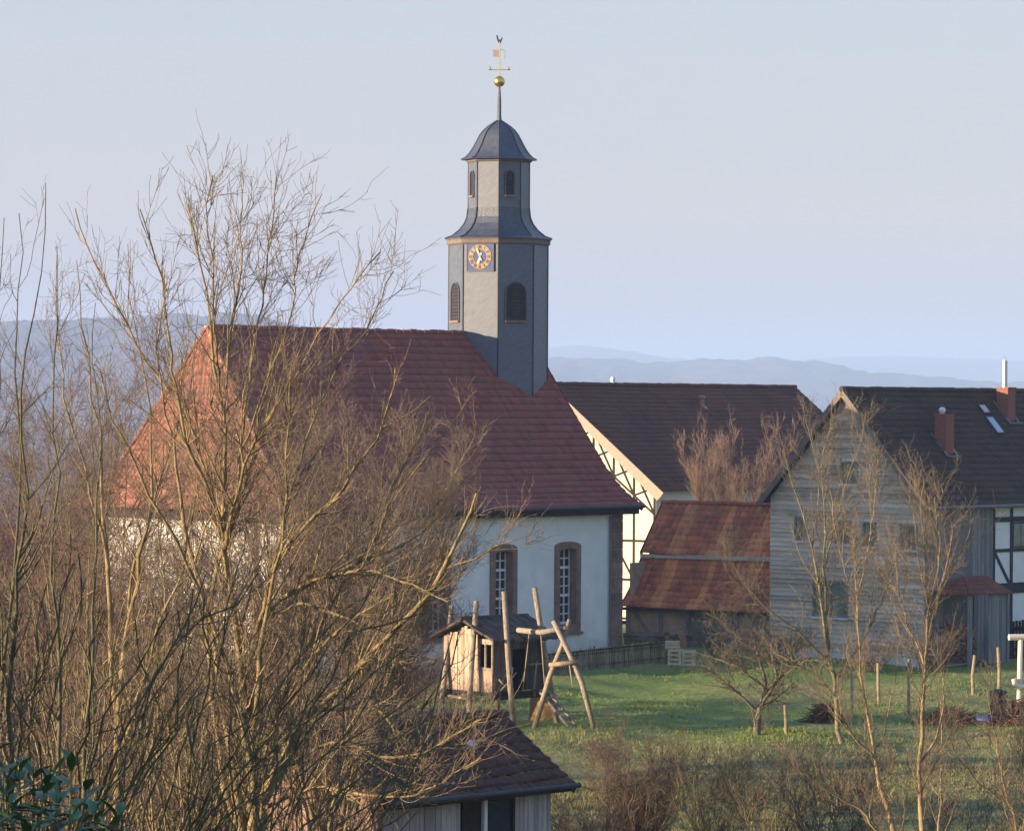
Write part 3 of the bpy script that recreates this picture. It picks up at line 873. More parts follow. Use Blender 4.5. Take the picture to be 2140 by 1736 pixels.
# ------------------------------------------------------------------ two-tier red roofed outbuilding
p = D(1296, 1272, 153.4)
shed = thing('outbuilding', 'low outbuilding with two tiers of weathered orange-red roof tiles beside the church', 'outbuilding', (p.x, p.y, 0), math.radians(-30))
def shed_roof(prof, y0, seed, sag, x0, x1):
    return tile_rows(prof, lambda b: x0, lambda b: x1, lambda x, b, z: (x, y0 - b, z), 0.30, 0.34, 0.075, 0.012, sag=sag, seed=seed)
lo = shed_roof([(0.0, 3.62), (0.55, 2.85), (1.15, 2.2), (1.9, 1.62)], 1.9, 21, 0.05, -0.05, 10)
up = shed_roof([(0.0, 5.86), (0.95, 4.86), (1.95, 3.80)], 3.75, 22, 0.10, -0.05, 10)
bk = tile_rows([(0.0, 5.86), (2.2, 3.6)], lambda b: -0.05, lambda b: 10, lambda x, b, z: (x, 3.75 + b, z), 0.20, 0.30, 0.035, 0.035, seed=23)
V, F, U = join(lo, up, bk)
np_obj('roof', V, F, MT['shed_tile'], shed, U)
mb = MB()
rr = random.Random(3)
x = 0.0
while x < 9.9:
    l = rr.uniform(0.5, 1.1)
    mb.box((x, 1.74 + rr.uniform(-0.02, 0.02), 3.58), (min(x + l - 0.01, 9.95), 1.93, 3.74 + rr.uniform(-0.03, 0.03))); x += l
mb.build('flashing', MT['mortar'], shed)
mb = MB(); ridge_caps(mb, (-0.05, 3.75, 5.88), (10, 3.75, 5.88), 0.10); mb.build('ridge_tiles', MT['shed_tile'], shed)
mb = MB()
for (pa, pb) in (((1.9, 3.62), (1.35, 2.85)), ((1.35, 2.85), (0.75, 2.2)), ((0.75, 2.2), (0.0, 1.62)), ((3.75, 5.86), (1.8, 3.80))):
    mb.beam((0.0, pa[0], pa[1] - 0.10), (0.0, pb[0], pb[1] - 0.10), 0.14, 0.05, (1, 0, 0))
mb.beam((0, 0.02, 1.52), (10, 0.02, 1.52), 0.05, 0.12, (0, 0, 1))
mb.build('verge_board', MT['darkwood'], shed)
mb = MB()
mb.box((0.15, 0.35, -0.2), (2.9, 0.55, 1.85))
mb.box((2.9, 0.35, 1.70), (5.2, 0.55, 1.85)); mb.box((5.2, 0.35, -0.2), (9.9, 0.55, 1.85))
mb.box((0.15, 0.55, -0.2), (0.35, 5.8, 3.4))
mb.prism([(1.95, 3.3), (5.8, 3.3), (3.75, 5.7)], 0, 0.2, Matrix.Translation((0.15, 0, 0)) @ Matrix.Rotation(math.pi / 2, 4, 'Z') @ Matrix.Scale(-1, 4, (0, 1, 0)))
mb.build('wall', MT['mud'], shed)
mb = MB(); mb.box((2.9, 0.42, -0.2), (5.2, 0.5, 1.85)); mb.build('door', MT['greyboard'], shed)
mb = MB()
for xx in (0.2, 1.75, 2.95, 5.25, 7.2, 9.0): mb.beam((xx, 0.33, -0.2), (xx, 0.33, 1.7), 0.18, 0.08, (0, 1, 0))
mb.beam((0.15, 0.33, 1.62), (9.9, 0.33, 1.62), 0.14, 0.085, (0, 1, 0)); mb.beam((0.4, 0.33, 1.5), (1.5, 0.33, 0.1), 0.14, 0.06, (0, 1, 0))
mb.build('timber_frame', MT['greyboard'], shed)

# ------------------------------------------------------------------ grey shingled gable house on the right
p = D(1769, 814, 146)
HRZ = p.z
house = thing('house', 'house with grey shingled gable and dark tiled roof right of the outbuilding', 'house', (p.x, p.y, 0), math.radians(-42))
HH, HL, HEZ = 4.2, 17.0, HRZ - 4.58
hp_ = [(0, HRZ), (HH, HEZ)]
V, F, U = join(tile_rows(hp_, lambda b: -0.35, lambda b: HL, lambda x, b, z: (b, x, z), 0.24, 0.33, 0.022, 0.035, sag=0.04, seed=31),
               tile_rows(hp_, lambda b: -0.35, lambda b: HL, lambda x, b, z: (-b, x, z), 0.24, 0.33, 0.022, 0.035, sag=0.04, seed=32))
hr = np_obj('roof', V, F, MT['house_tile'], house, U)
mb = MB(); ridge_caps(mb, (0, -0.35, HRZ + 0.02), (0, HL, HRZ + 0.02), 0.11); mb.build('ridge_tiles', MT['house_tile'], hr)
mb = MB()
for sg in (-1, 1):
    mb.beam((0, -0.33, HRZ - 0.12), (sg * (HH - 0.02), -0.33, HEZ - 0.10), 0.22, 0.05, (0, 1, 0))
mb.build('bargeboard', MT['trim'], house)
mb = MB()
wall_h = 3.8
for sg in (-1, 1): mb.box((sg * wall_h - (0.3 if sg > 0 else 0), 0.06, -0.2), (sg * wall_h + (0.3 if sg < 0 else 0), HL, HEZ + 0.25))
mb.prism([(-wall_h, -0.2), (wall_h, -0.2), (wall_h, HEZ + 0.25), (0, HRZ - 0.25), (-wall_h, HEZ + 0.25)], 0.06, 0.3)
mb.build('wall', MT['plaster'], house)
# windows of the gable: x centre, width, z0, z1
gw = [(0.16, 0.85, 6.95, 7.85), (-2.24, 0.62, 4.62, 5.58), (-0.14, 0.80, 4.55, 5.5), (1.17, 0.66, 4.5, 5.46), (3.05, 0.86, 4.42, 5.4), (-0.75, 1.75, 1.62, 3.05)]
mb = MB()
rr = random.Random(9)
z = 0.25
shingle_split = False
while z < HRZ - 0.35:
    if z > 6.2 and not shingle_split:
        mb.build('shingle_cladding', MT['shingle'], house); mb = MB(); shingle_split = True
    h = rr.uniform(0.15, 0.21)
    hw = wall_h if z < HEZ + 0.25 else max(0, (HRZ - 0.2 - z - h) * wall_h / (HRZ - 0.2 - HEZ - 0.25))
    x = -hw
    while x < hw - 0.02:
        l = min(rr.uniform(1.6, 4.5), hw - x)
        segs = [(x, x + l)]
        for (cx_, ww, z0, z1) in gw:
            if z + h > z0 - 0.02 and z < z1 + 0.02:
                ns = []
                for (a, b) in segs:
                    l0, l1 = cx_ - ww / 2, cx_ + ww / 2
                    if b <= l0 or a >= l1: ns.append((a, b)); continue
                    if a < l0: ns.append((a, l0))
                    if b > l1: ns.append((l1, b))
                segs = ns
        for a, b in segs:
            if b - a < 0.01: continue
            t = rr.uniform(0.045, 0.085)
            mb.add([(a, 0.055, z), (b, 0.055, z), (b, 0.055, z + h + 0.02), (a, 0.055, z + h + 0.02), (a, 0.055 - t, z), (b, 0.055 - t, z), (b, 0.04, z + h + 0.02), (a, 0.04, z + h + 0.02)],
                   [(4, 5, 6, 7), (0, 1, 5, 4), (1, 2, 6, 5), (3, 0, 4, 7)])
        x += l
    z += h
o = mb.build('shingle_cladding', MT['shingle_brown'], house); o['label'] = 'browner weathered shingles of the gable top'
for (cx_, ww, z0, z1) in gw:
    f = MB()
    f.ring([(cx_ - ww / 2, z0), (cx_ + ww / 2, z0), (cx_ + ww / 2, z1), (cx_ - ww / 2, z1)], [(cx_ - ww / 2 + 0.07, z0 + 0.07), (cx_ + ww / 2 - 0.07, z0 + 0.07), (cx_ + ww / 2 - 0.07, z1 - 0.07), (cx_ - ww / 2 + 0.07, z1 - 0.07)], -0.03, 0.05)
    f.box((cx_ - 0.025, -0.01, z0 + 0.07), (cx_ + 0.025, 0.04, z1 - 0.07))
    w = f.build('window', MT['windowframe'], house)
    g = MB(); g.box((cx_ - ww / 2 + 0.07, 0.045, z0 + 0.07), (cx_ + ww / 2 - 0.07, 0.057, z1 - 0.07)); g.build('pane', MT['greenglass'], w)
    g = MB(); g.box((cx_ - ww / 2 - 0.04, -0.10, z0 - 0.08), (cx_ + ww / 2 + 0.04, 0.02, z0 - 0.005)); g.build('sill', MT['white'], w)
# long side: grey boards, then half-timber
mb = MB()
y = 0.08
while y < 4.65:
    l = rr.uniform(0.14, 0.20)
    mb.box((wall_h + 0.002, y, -0.1), (wall_h + rr.uniform(0.03, 0.05), y + l - 0.01, HEZ + 0.1)); y += l
mb.build('board_cladding', MT['greyboard'], house)
mb = MB()
tx = wall_h + 0.02
ynodes = [4.75, 6.0, 7.3, 8.6, 9.9, 11.2, 12.5, 13.8]
for yy in ynodes: mb.beam((tx, yy, 0), (tx, yy, HEZ + 0.1), 0.16, 0.05, (1, 0, 0))
for zz, hh in ((5.52, 0.2), (4.28, 0.13), (2.75, 0.42), (1.1, 0.16)): mb.beam((tx + 0.004, 4.75, zz), (tx + 0.004, 13.8, zz), hh, 0.05, (1, 0, 0))
mb.beam((tx - 0.004, 4.75, 4.3), (tx - 0.004, 5.9, 2.9), 0.13, 0.05, (1, 0, 0)); mb.beam((tx - 0.004, 10.0, 4.3), (tx - 0.004, 11.1, 2.9), 0.13, 0.05, (1, 0, 0))
mb.build('timber_frame', MT['timber_blue'], house)
for yy in (6.65, 9.25):
    f = MB(); f.box((wall_h + 0.001, yy - 0.56, 4.36), (wall_h + 0.03, yy + 0.56, 5.40)); w = f.build('window', MT['timber_blue'], house)
    g = MB(); g.box((wall_h + 0.031, yy - 0.5, 4.42), (wall_h + 0.04, yy - 0.03, 5.34)); g.box((wall_h + 0.031, yy + 0.03, 4.42), (wall_h + 0.04, yy + 0.5, 5.34)); g.build('pane', MT['greenglass'], w)
mb = MB(); mb.tube([(HH + 0.05, -0.3, HEZ - 0.03), (HH + 0.05, HL, HEZ - 0.03)], 0.07, 8); mb.build('gutter', MT['zinc'], house)

def chimney(c, y, s, ztop, label):
    zr = lambda x: HRZ - x * (HRZ - HEZ) / HH
    m_ = MB(); m_.box((c - s / 2, y - s / 2, zr(c + s / 2) - 0.2), (c + s / 2, y + s / 2, ztop)); m_.box((c - s / 2 - 0.03, y - s / 2 - 0.03, ztop), (c + s / 2 + 0.03, y + s / 2 + 0.03, ztop + 0.06))
    o = m_.build('chimney', MT['brick'], hr); o['label'] = label
    return o, zr
c1, zr = chimney(2.05, 3.8, 0.56, 9.68, 'brick chimney with pale metal cowl')
c2, zr = chimney(0.85, 9.9, 0.56, 10.78, 'brick chimney with tall steel flue pipe')
def flash(parts):
    mb = MB()
    for (c, y, s) in parts:
        a, b = c - s / 2 - 0.12, c + s / 2 + 0.12
        for yy in (y - s / 2 - 0.06, y + s / 2 + 0.06): mb.beam((a, yy, zr(a) + 0.06), (b, yy, zr(b) + 0.06), 0.12, 0.06, (0, 0, 1))
        mb.beam((b + 0.03, y - s / 2 - 0.2, zr(b + 0.03) + 0.07), (b + 0.03, y + s / 2 + 0.2, zr(b + 0.03) + 0.07), 0.18, 0.06, (0, 0, 1))
    return mb.build('flashing', MT['zinc'], hr)
flash([(2.05, 3.8, 0.56)]); flash([(0.85, 9.9, 0.56)])
# sub-parts of the roof (thing > part > sub-part), so cowl and flue hang on the roof too
mb = MB(); mb.loft([(0.10, 9.74), (0.10, 9.80), (0.15, 9.86), (0.13, 9.95), (0.05, 10.01)], 12, 0, Matrix.Translation((2.0, 3.72, 0))); mb.build('chimney_cowl', MT['white'], hr, True)
mb = MB(); mb.tube([(0.82, 9.85, 10.84), (0.82, 9.85, 11.95)], 0.11, 12); mb.tube([(0.82, 9.85, 11.95), (0.82, 9.85, 12.2)], 0.015, 5); mb.tube([(0.72, 9.85, 12.1), (0.92, 9.85, 12.1)], 0.012, 5); mb.build('flue_pipe', MT['steel'], hr)
def roof_window(c, y, w, h):
    f = MB()
    an = math.atan2(HRZ - HEZ, HH)
    Mw = Matrix.Translation((c, y, zr(c) + 0.05)) @ Matrix.Rotation(an, 4, 'Y')
    f.box((-h / 2, -w / 2, -0.05), (h / 2, w / 2, 0.05), Mw)
    f.mi = 1; f.box((-h / 2 + 0.06, -w / 2 + 0.06, 0.045), (h / 2 - 0.06, w / 2 - 0.06, 0.056), Mw)
    f.build('roof_window', [MT['lead'], MT['skyglass']], hr)
roof_window(1.35, 8.35, 0.55, 0.95); roof_window(0.75, 8.45, 0.5, 0.5)

# ------------------------------------------------------------------ small lean-to with red roof against the house
ws = thing('wood_shelter', 'small open wood shelter with red tiled hipped roof against the house', 'shelter', house.location, math.radians(-42))
prf = [(0.0, 3.38), (0.95, 2.72)]
V, F, U = join(tile_rows(prf, lambda b: 1.3 - 0.9 * b, lambda b: 2.9 + 0.55 * b, lambda x, b, z: (4.75 + b, x, z), 0.2, 0.28, 0.04, 0.02, seed=41),
               tile_rows(prf, lambda b: 1.3 - 0.9 * b, lambda b: 2.9 + 0.55 * b, lambda x, b, z: (4.75 - b, x, z), 0.2, 0.28, 0.03, 0.03, seed=42),
               tile_rows([(0.0, 3.38), (0.86, 2.72)], lambda b: -b * 1.1, lambda b: b * 1.1, lambda x, b, z: (4.75 + x, 1.3 - b, z), 0.2, 0.28, 0.03, 0.03, seed=43))
np_obj('roof', V, F, MT['shelter_tile'], ws, U)
for (xx, yy) in ((5.55, 0.65), (5.55, 3.2), (3.95, 0.65), (3.95, 3.2)):
    mb = MB(); mb.beam((xx, yy, -0.1), (xx, yy, 2.78), 0.14, 0.14); mb.build('post', MT['greyboard'], ws)
mb = MB()
for i in range(7):
    mb.box((5.50, 1.95 + i * 0.18, 0.0), (5.54, 1.95 + i * 0.18 + 0.165, 2.7))
mb.build('board_wall', MT['greyboard'], ws)
mb = MB()
rw = random.Random(21)
for i in range(90):
    mb.tube([(rw.uniform(4.0, 5.3), 0.95, 0.08 + 1.5 * rw.random()), (rw.uniform(4.0, 5.3), 1.5, 0.08 + 1.5 * rw.random())], rw.uniform(0.04, 0.08), 6)
o = mb.build('firewood', MT['brush']); o.location = ws.location; o.rotation_euler = ws.rotation_euler
tag(o, 'stacked firewood inside the small open wood shelter', 'firewood', kind='stuff')
q = ws.matrix_basis @ Vector((4.6, 0.5, 0.0))

# ------------------------------------------------------------------ dark roofed wooden shed in the foreground
p = D(1057, 1494, 70)
fs = thing('garden_shed', 'weathered wooden garden shed with mossy dark tiled roof in the foreground', 'shed', (p.x, p.y, 0), math.radians(46))
FRZ, FEZ, FH, FL = p.z, p.z - 1.16, 1.87, 5.0
fp = [(0, FRZ), (0.9, FRZ - 0.60), (FH, FEZ)]
V, F, U = join(tile_rows(fp, lambda b: -FL, lambda b: 0.0, lambda x, b, z: (x, -b, z), 0.20, 0.26, 0.03, 0.04, sag=0.07, seed=51),
               tile_rows(fp, lambda b: -FL, lambda b: 0.0, lambda x, b, z: (x, b, z), 0.20, 0.26, 0.03, 0.04, sag=0.04, seed=52))
rng = np.random.default_rng(8)
V = V + rng.normal(size=V.shape) * 0.010 + np.stack([0 * V[:, 0], 0 * V[:, 0], 0.03 * np.sin(V[:, 0] * 2.1) * np.sin(V[:, 1] * 2.7 + 1)], -1)
fr_ = np_obj('roof', V, F, MT['front_tile'], fs, U)
mb = MB(); ridge_caps(mb, (-FL, 0, FRZ - 0.0), (0, 0, FRZ + 0.03), 0.10, 0.3, 0.03); mb.build('ridge_tiles', MT['front_tile'], fr_)
mb = MB()
mb.box((-0.11, -0.09, -0.01), (0.11, 0.09, 0.02), Matrix.Translation((-1.67, -0.74, FRZ - 0.40)) @ Matrix.Rotation(math.radians(33), 4, 'X') @ Matrix.Rotation(0.5, 4, 'Z'))
o = mb.build('roof_patch', MT['skyglass'], fr_); o['label'] = 'pale blue patch on the dark roof'
mb = MB()
mb.tube([(-FL, -FH - 0.05, FEZ - 0.02), (0.02, -FH - 0.05, FEZ - 0.02)], 0.05, 8)
mb.build('gutter', MT['lead'], fs)
mb = MB()
for sg in (-1, 1): mb.beam((-0.03, 0, FRZ - 0.12), (-0.03, sg * (FH - 0.02), FEZ - 0.10), 0.16, 0.04, (1, 0, 0))
mb.box((-FL + 0.1, -FH + 0.02, FEZ - 0.13), (-0.06, -1.53, FEZ - 0.07))
mb.build('verge_board', MT['darkwood'], fs)
rr = random.Random(4)
mb = MB()
def boards(x0, x1, z0, z1):
    x = x0
    while x < x1 - 0.02:
        w = min(rr.uniform(0.10, 0.15), x1 - x)
        mb.box((x, -1.5 - rr.uniform(0, 0.015), z0), (x + w - 0.008, -1.47, z1)); x += w
boards(-1.28, -0.33, 0.3, FEZ + 0.12); boards(-4.7, -2.72, 0.3, FEZ + 0.12); boards(-2.72, -1.28, FEZ - 0.16, FEZ + 0.12); boards(-2.02, -1.28, 0.3, 1.6)
mb.build('board_wall', MT['paleboard'], fs)
mb = MB()
mb.box((-4.7, -1.46, 0.3), (-2.72, -1.40, FEZ + 0.1)); mb.box((-1.28, -1.46, 0.3), (-0.35, -1.40, FEZ + 0.1))
mb.box((-0.40, -1.39, 0.3), (-0.34, 1.5, FEZ + 0.1)); mb.box((-4.7, 1.44, 0.3), (-0.41, 1.5, FEZ + 0.1))
mb.build('wall', MT['darkwood'], fs)
f = MB()
f.ring([(-2.02, 1.6), (-1.28, 1.6), (-1.28, FEZ - 0.16), (-2.02, FEZ - 0.16)], [(-1.96, 1.66), (-1.34, 1.66), (-1.34, FEZ - 0.22), (-1.96, FEZ - 0.22)], -1.50, -1.42)
wn_ = f.build('window', MT['darkwood'], fs)
g = MB(); g.box((-1.96, -1.45, 1.66), (-1.34, -1.44, FEZ - 0.22)); g.build('pane', MT['glass'], wn_)
f = MB(); f.box((-2.62, -1.45, 0.3), (-2.13, -1.42, FEZ - 0.17)); dr = f.build('door', MT['darkwood'], fs)
f = MB(); f.box((-2.115, -1.52, 0.3), (-2.035, -1.43, FEZ - 0.17)); f.build('post', MT['white'], fs)
mb = MB()
y = -1.5
while y < 1.45:
    zt = FRZ - 0.1 - abs(y + 0.15) * 0.6
    mb.box((-FL + 0.28, y, 0.3), (-FL + 0.25 + rr.uniform(0.05, 0.07), min(1.5, y + 0.29), zt - 0.06)); y += 0.3
o = mb.build('gable_wall', MT['pinkboard'], fs); o['label'] = 'sunlit pinkish gable boards'

# ------------------------------------------------------------------ children's hut on stilts
HC = Vector((-0.52, 115.56, 0))
hut = thing('stilt_hut', 'rustic wooden play hut on log stilts with sunlit plank side', 'hut', HC, math.radians(45))
mb = MB(); mb.box((-1.2, -1.2, 1.02), (1.2, 1.2, 1.14)); mb.beam((-1.25, -1.15, 0.96), (1.3, -1.15, 0.96), 0.12, 0.12); mb.beam((-1.25, 1.15, 0.96), (1.3, 1.15, 0.96), 0.12, 0.12)
mb.build('floor', MT['darkwood'], hut)
rr = random.Random(12)
mb = MB()
y = -0.45
while y < 1.1:
    w = rr.uniform(0.13, 0.2)
    zt = 3.15 - abs(y - 0.05) * 0.38
    mb.box((-1.14 - rr.uniform(0, 0.03), y, rr.uniform(0.98, 1.12)), (-1.09, y + w - 0.012, zt + rr.uniform(-0.06, 0.02))); y += w
mb.box((-1.16, -1.1, 1.1), (-1.10, -0.46, 1.82)); mb.box((-1.15, -1.1, 2.62), (-1.11, -0.46, 2.78))
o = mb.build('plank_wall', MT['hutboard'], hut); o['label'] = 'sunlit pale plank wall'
mb = MB()
mb.box((-1.085, -0.46, 1.14), (-1.06, 1.1, 2.7)); mb.box((1.06, -1.1, 1.14), (1.1, 1.1, 2.75)); mb.box((-1.06, 1.06, 1.14), (1.06, 1.1, 2.75))
mb.build('wall', MT['darkwood'], hut)
mb = MB()
for yy in (-1.08, -0.78, -0.49): mb.tube([(-1.13, yy, 1.7), (-1.13, yy, 2.7)], 0.04, 7)
mb.tube([(-1.14, -1.12, 1.85), (-1.14, -0.44, 1.87)], 0.04, 7)
mb.build('window_bars', MT['log'], hut)
mb = MB()
x = -1.1
while x < 1.05:
    w = rr.uniform(0.12, 0.19)
    if not (-0.35 < x < 0.25):
        mb.box((x, -1.13 - rr.uniform(0, 0.03), 1.05 - rr.uniform(0, 0.1)), (x + w - 0.015, -1.08, 2.72 + rr.uniform(-0.04, 0.04)))
    else:
        mb.box((x, -1.12, 2.45), (x + w - 0.01, -1.08, 2.72))
    x += w
o = mb.build('plank_wall', MT['hutboard_shade'], hut); o['label'] = 'plank wall with doorway, shade put into its colour'
mb = MB()
n = 15
for sg in (-1, 1):
    for lay in range(3):
        for i in range(n):
            x0 = -1.45 + 2.95 * i / n + rr.uniform(-0.05, 0.05); x1 = x0 + 2.95 / n + rr.uniform(0.0, 0.09)
            y0, y1 = 0.47 * lay, 0.47 * (lay + 1) + rr.uniform(0.02, 0.14)
            za, zb = 3.36 - 0.40 * y0, 3.36 - 0.40 * y1
            a, b_ = rr.uniform(0.0, 0.05) + 0.015 * (2 - lay), rr.uniform(0.0, 0.06)
            mb.add([(x0, sg * y0, za + a), (x1, sg * y0, za + a * 0.5), (x1 + rr.uniform(-0.03, 0.03), sg * y1, zb + b_), (x0, sg * y1, zb + b_ * 0.6), (x0, sg * y0, za - 0.05), (x1, sg * y0, za - 0.05), (x1, sg * y1, zb - 0.05), (x0, sg * y1, zb - 0.05)],
                   [(0, 1, 2, 3), (7, 6, 5, 4), (0, 4, 5, 1), (1, 5, 6, 2), (2, 6, 7, 3), (3, 7, 4, 0)])
mb.tube([(-1.5, 0, 3.40), (1.5, 0, 3.38)], 0.07, 8)
mb.build('roof', MT['felt'], hut)
mb = MB()      # rough railing and propped branches round the hut
for (pa, pb, r) in (((1.15, -1.2, 0.9), (1.28, -1.25, 2.2), 0.045), ((0.55, -1.25, 0.95), (0.62, -1.3, 2.05), 0.04), ((0.3, -1.28, 1.95), (1.35, -1.3, 2.02), 0.035), ((-0.5, -1.3, 1.0), (-1.0, -1.25, 1.55), 0.035), ((-0.95, -1.26, 1.2), (-0.45, -1.45, 1.75), 0.03), ((-1.3, 0.9, 0.95), (-1.25, -0.9, 0.93), 0.05)):
    mb.tube([pa, ((pa[0] + pb[0]) / 2 + rr.uniform(-0.05, 0.05), (pa[1] + pb[1]) / 2, (pa[2] + pb[2]) / 2 + rr.uniform(-0.05, 0.05)), pb], [r, r * 0.9, r * 0.8], 7)
    mb.build('rail_branch', MT['log'], hut, True); mb = MB()
def hutlog(b, t, Yb, Yt, r0, r1):
    P0, P1 = D(b[0], b[1], Yb), D(t[0], t[1], Yt)
    P0.z = -0.1
    M = Matrix.Rotation(-math.radians(45), 4, 'Z') @ Matrix.Translation(-HC)
    m1 = P0.lerp(P1, 0.45) + Vector((rr.uniform(-0.05, 0.05), 0, 0))
    m_ = MB(); m_.tube([M @ P0, M @ m1, M @ P1], [r0, (r0 + r1) / 2, r1], 10); m_.build('stilt_log', MT['log'], hut, True)
hutlog((916, 1510), (944, 1265), 115.0, 115.6, 0.10, 0.075)
hutlog((979, 1510), (996, 1255), 114.1, 114.4, 0.10, 0.085)
hutlog((1075, 1510), (1053, 1235), 113.7, 113.8, 0.10, 0.08)
hutlog((1167, 1512), (1117, 1228), 115.4, 115.2, 0.10, 0.09)
hutlog((1040, 1500), (1040, 1330), 116.9, 116.9, 0.09, 0.08)
M45 = Matrix.Rotation(-math.radians(45), 4, 'Z') @ Matrix.Translation(-HC)
mb = MB()
a0, a1, b0, b1 = D(1143, 1440, 114.6), D(1215, 1512, 113.4), D(1128, 1444, 114.3), D(1198, 1514, 113.1)
a1.z = 0.0; b1.z = 0.0
mb.tube([M45 @ a0, M45 @ a1], 0.05, 7); mb.tube([M45 @ b0, M45 @ b1], 0.05, 7)
for i in range(1, 6): mb.tube([M45 @ a0.lerp(a1, i / 6), M45 @ b0.lerp(b1, i / 6)], 0.035, 6)
mb.build('ladder', MT['log'], hut)
p = D(1131, 1505, 117)
bd = MB()
bd.box((-0.42, -0.03, -0.02), (0.42, 0.03, 0.86)); 
o = bd.build('wooden_panel', MT['tanboard']); o.location = (p.x, 117, 0.03); o.rotation_euler = (math.radians(-14), 0, math.radians(-20))
tag(o, 'tan wooden panel leaning under the play hut behind the swing legs', 'panel')

# swing frame beside the hut
SW = D(1178, 1518, 113.2); SW.z = 0
sw = thing('swing_frame', 'log swing frame with crossed legs standing beside the play hut', 'swing', SW)
def lg(pts, r, name, mat='log'):
    m_ = MB(); m_.tube([q - SW for q in pts], r, 9); return m_.build(name, MT[mat], sw, True)
def DG(x, y, Y, z=None):
    q = D(x, y, Y)
    if z is not None: q.z = z
    return q
lg([DG(1156, 1297, 113.3), DG(1190, 1365, 113.1), DG(1216, 1425, 113.0), DG(1246, 1516, 112.8, -0.05)], [0.075, 0.08, 0.085, 0.085], 'leg')
lg([DG(1190, 1294, 113.3), DG(1176, 1345, 113.35), DG(1150, 1410, 113.4), DG(1114, 1519, 113.5, -0.05)], [0.06, 0.075, 0.085, 0.09], 'leg')
lg([DG(1184, 1312, 113.25), DG(1130, 1321, 113.9), DG(1082, 1316, 114.5)], [0.08, 0.09, 0.085], 'crossbeam')
lg([DG(1148, 1389, 113.25), DG(1208, 1383, 112.9)], [0.07, 0.075], 'tie_rail', 'rawwood')
for xa, xb, Y in ((1106, 1093, 114.2), (1130, 1139, 113.9)):
    lg([DG(xa, 1322, Y), DG(xb, 1440, Y)], 0.016, 'rope', 'rope')
lg([DG(1190, 1388, 113.0), DG(1197, 1436, 113.0)], 0.018, 'rope', 'rope')
mb = MB(); a, b = DG(1092, 1441, 114.2) - SW, DG(1141, 1441, 113.9) - SW; mb.beam(a, b, 0.18, 0.035, (0, 0, 1)); mb.build('seat', MT['darkwood'], sw)

# ------------------------------------------------------------------ picket fence below the church
A, B = D(1085, 1414, 136.0), D(1412, 1386, 142.5)
A.z = float(gz(A.x, A.y)); B.z = float(gz(B.x, B.y))
fence = thing('picket_fence', 'low weathered picket fence across the grass below the church', 'fence', A)
d = B - A; L = d.length; t = d.normalized()
rr = random.Random(2)
mb = MB()
s = 0.0
while s < L:
    q = A + t * s - A
    g = float(gz(A.x + t.x * s, A.y + t.y * s)) - A.z
    h = 0.80 + rr.uniform(-0.05, 0.06)
    c = Vector((q.x, q.y, g))
    mb.beam(c, c + Vector((rr.uniform(-0.02, 0.02), 0, h)), 0.085, 0.02, t); s += rr.uniform(0.105, 0.135)
mb.build('pickets', MT['fence'], fence)
mb = MB()
for hz in (0.22, 0.66): mb.beam(Vector((0, 0.03, hz)), d + Vector((0, 0.03, hz)), 0.03, 0.08, (0, 0, 1))
mb.beam(Vector((0, 0.0, 0.80)), d + Vector((0, 0.0, 0.80)), 0.10, 0.05, (0, 0, 1))
mb.build('rail', MT['timber'], fence)
for i in range(6):
    m_ = MB(); q = d * ((i + 0.3) / 6); m_.beam((q.x, q.y + 0.08, -0.1), (q.x, q.y + 0.08, 0.92), 0.10, 0.10); m_.build('fence_post', MT['fence'], fence)

def slat_crate(loc, rot, w, h, dp, label):
    c = thing('slatted_crate', label, 'crate', loc, rot, 'pale slatted crates by the fence')
    m_ = MB()
    for x in (-w / 2 + 0.04, w / 2 - 0.04):
        for y in (-dp / 2 + 0.03, dp / 2 - 0.03): m_.box((x - 0.04, y - 0.03, 0), (x + 0.04, y + 0.03, h))
    m_.build('frame', MT['cratewood'], c)
    m_ = MB(); n = 4
    for i in range(n):
        z = 0.03 + (h - 0.12) * i / (n - 1)
        for y in (-dp / 2 - 0.012, dp / 2 + 0.012): m_.box((-w / 2, y - 0.011, z), (w / 2, y + 0.011, z + 0.085))
        for x in (-w / 2 + 0.0, w / 2 - 0.0): m_.box((x - 0.011, -dp / 2 + 0.002, z), (x + 0.011, dp / 2 - 0.002, z + 0.085))
    m_.build('slats', MT['cratewood'], c)
for (xd, yd, w, h, lab, dz) in ((1411, 1386, 0.50, 0.64, 'pale slatted crate at the fence end, under another crate', 0), (1439, 1385, 0.46, 0.62, 'pale slatted crate standing alone beside the crate stack', 0), (1405, 1386, 0.50, 0.30, 'shallow pale slatted crate lying on top of another crate', 0.645)):
    q = D(xd, yd, 141.2); q.z = float(gz(q.x, q.y)) + dz
    slat_crate(q, math.radians(-12), w, h, 0.4, lab)

# heap by the outbuilding wall
rr = random.Random(7)
q = D(1375, 1342, 150.5); q.z = float(gz(q.x, q.y))
mb = MB()
for i in range(26):
    x, y, z = rr.uniform(-1.2, 1.1), rr.uniform(-0.2, 0.2), rr.uniform(0.1, 0.55)
    a = rr.uniform(-0.3, 0.3)
    mb.tube([(x - 0.35, y, z), (x + 0.35, y + a * 0.3, z + a * 0.3)], rr.uniform(0.06, 0.11), 7)
o = mb.build('log_heap', MT['bark_grey']); o.location = q
tag(o, 'dark heap of short logs against the outbuilding wall', 'logs', kind='stuff')
q = D(1425, 1343, 150.3); q.z = float(gz(q.x, q.y))
mb = MB(); mb.box((-0.15, -0.1, 0), (0.15, 0.1, 0.18)); mb.box((-0.13, -0.11, 0.185), (0.17, 0.09, 0.36)); mb.box((-0.17, -0.1, 0.365), (0.12, 0.1, 0.55))
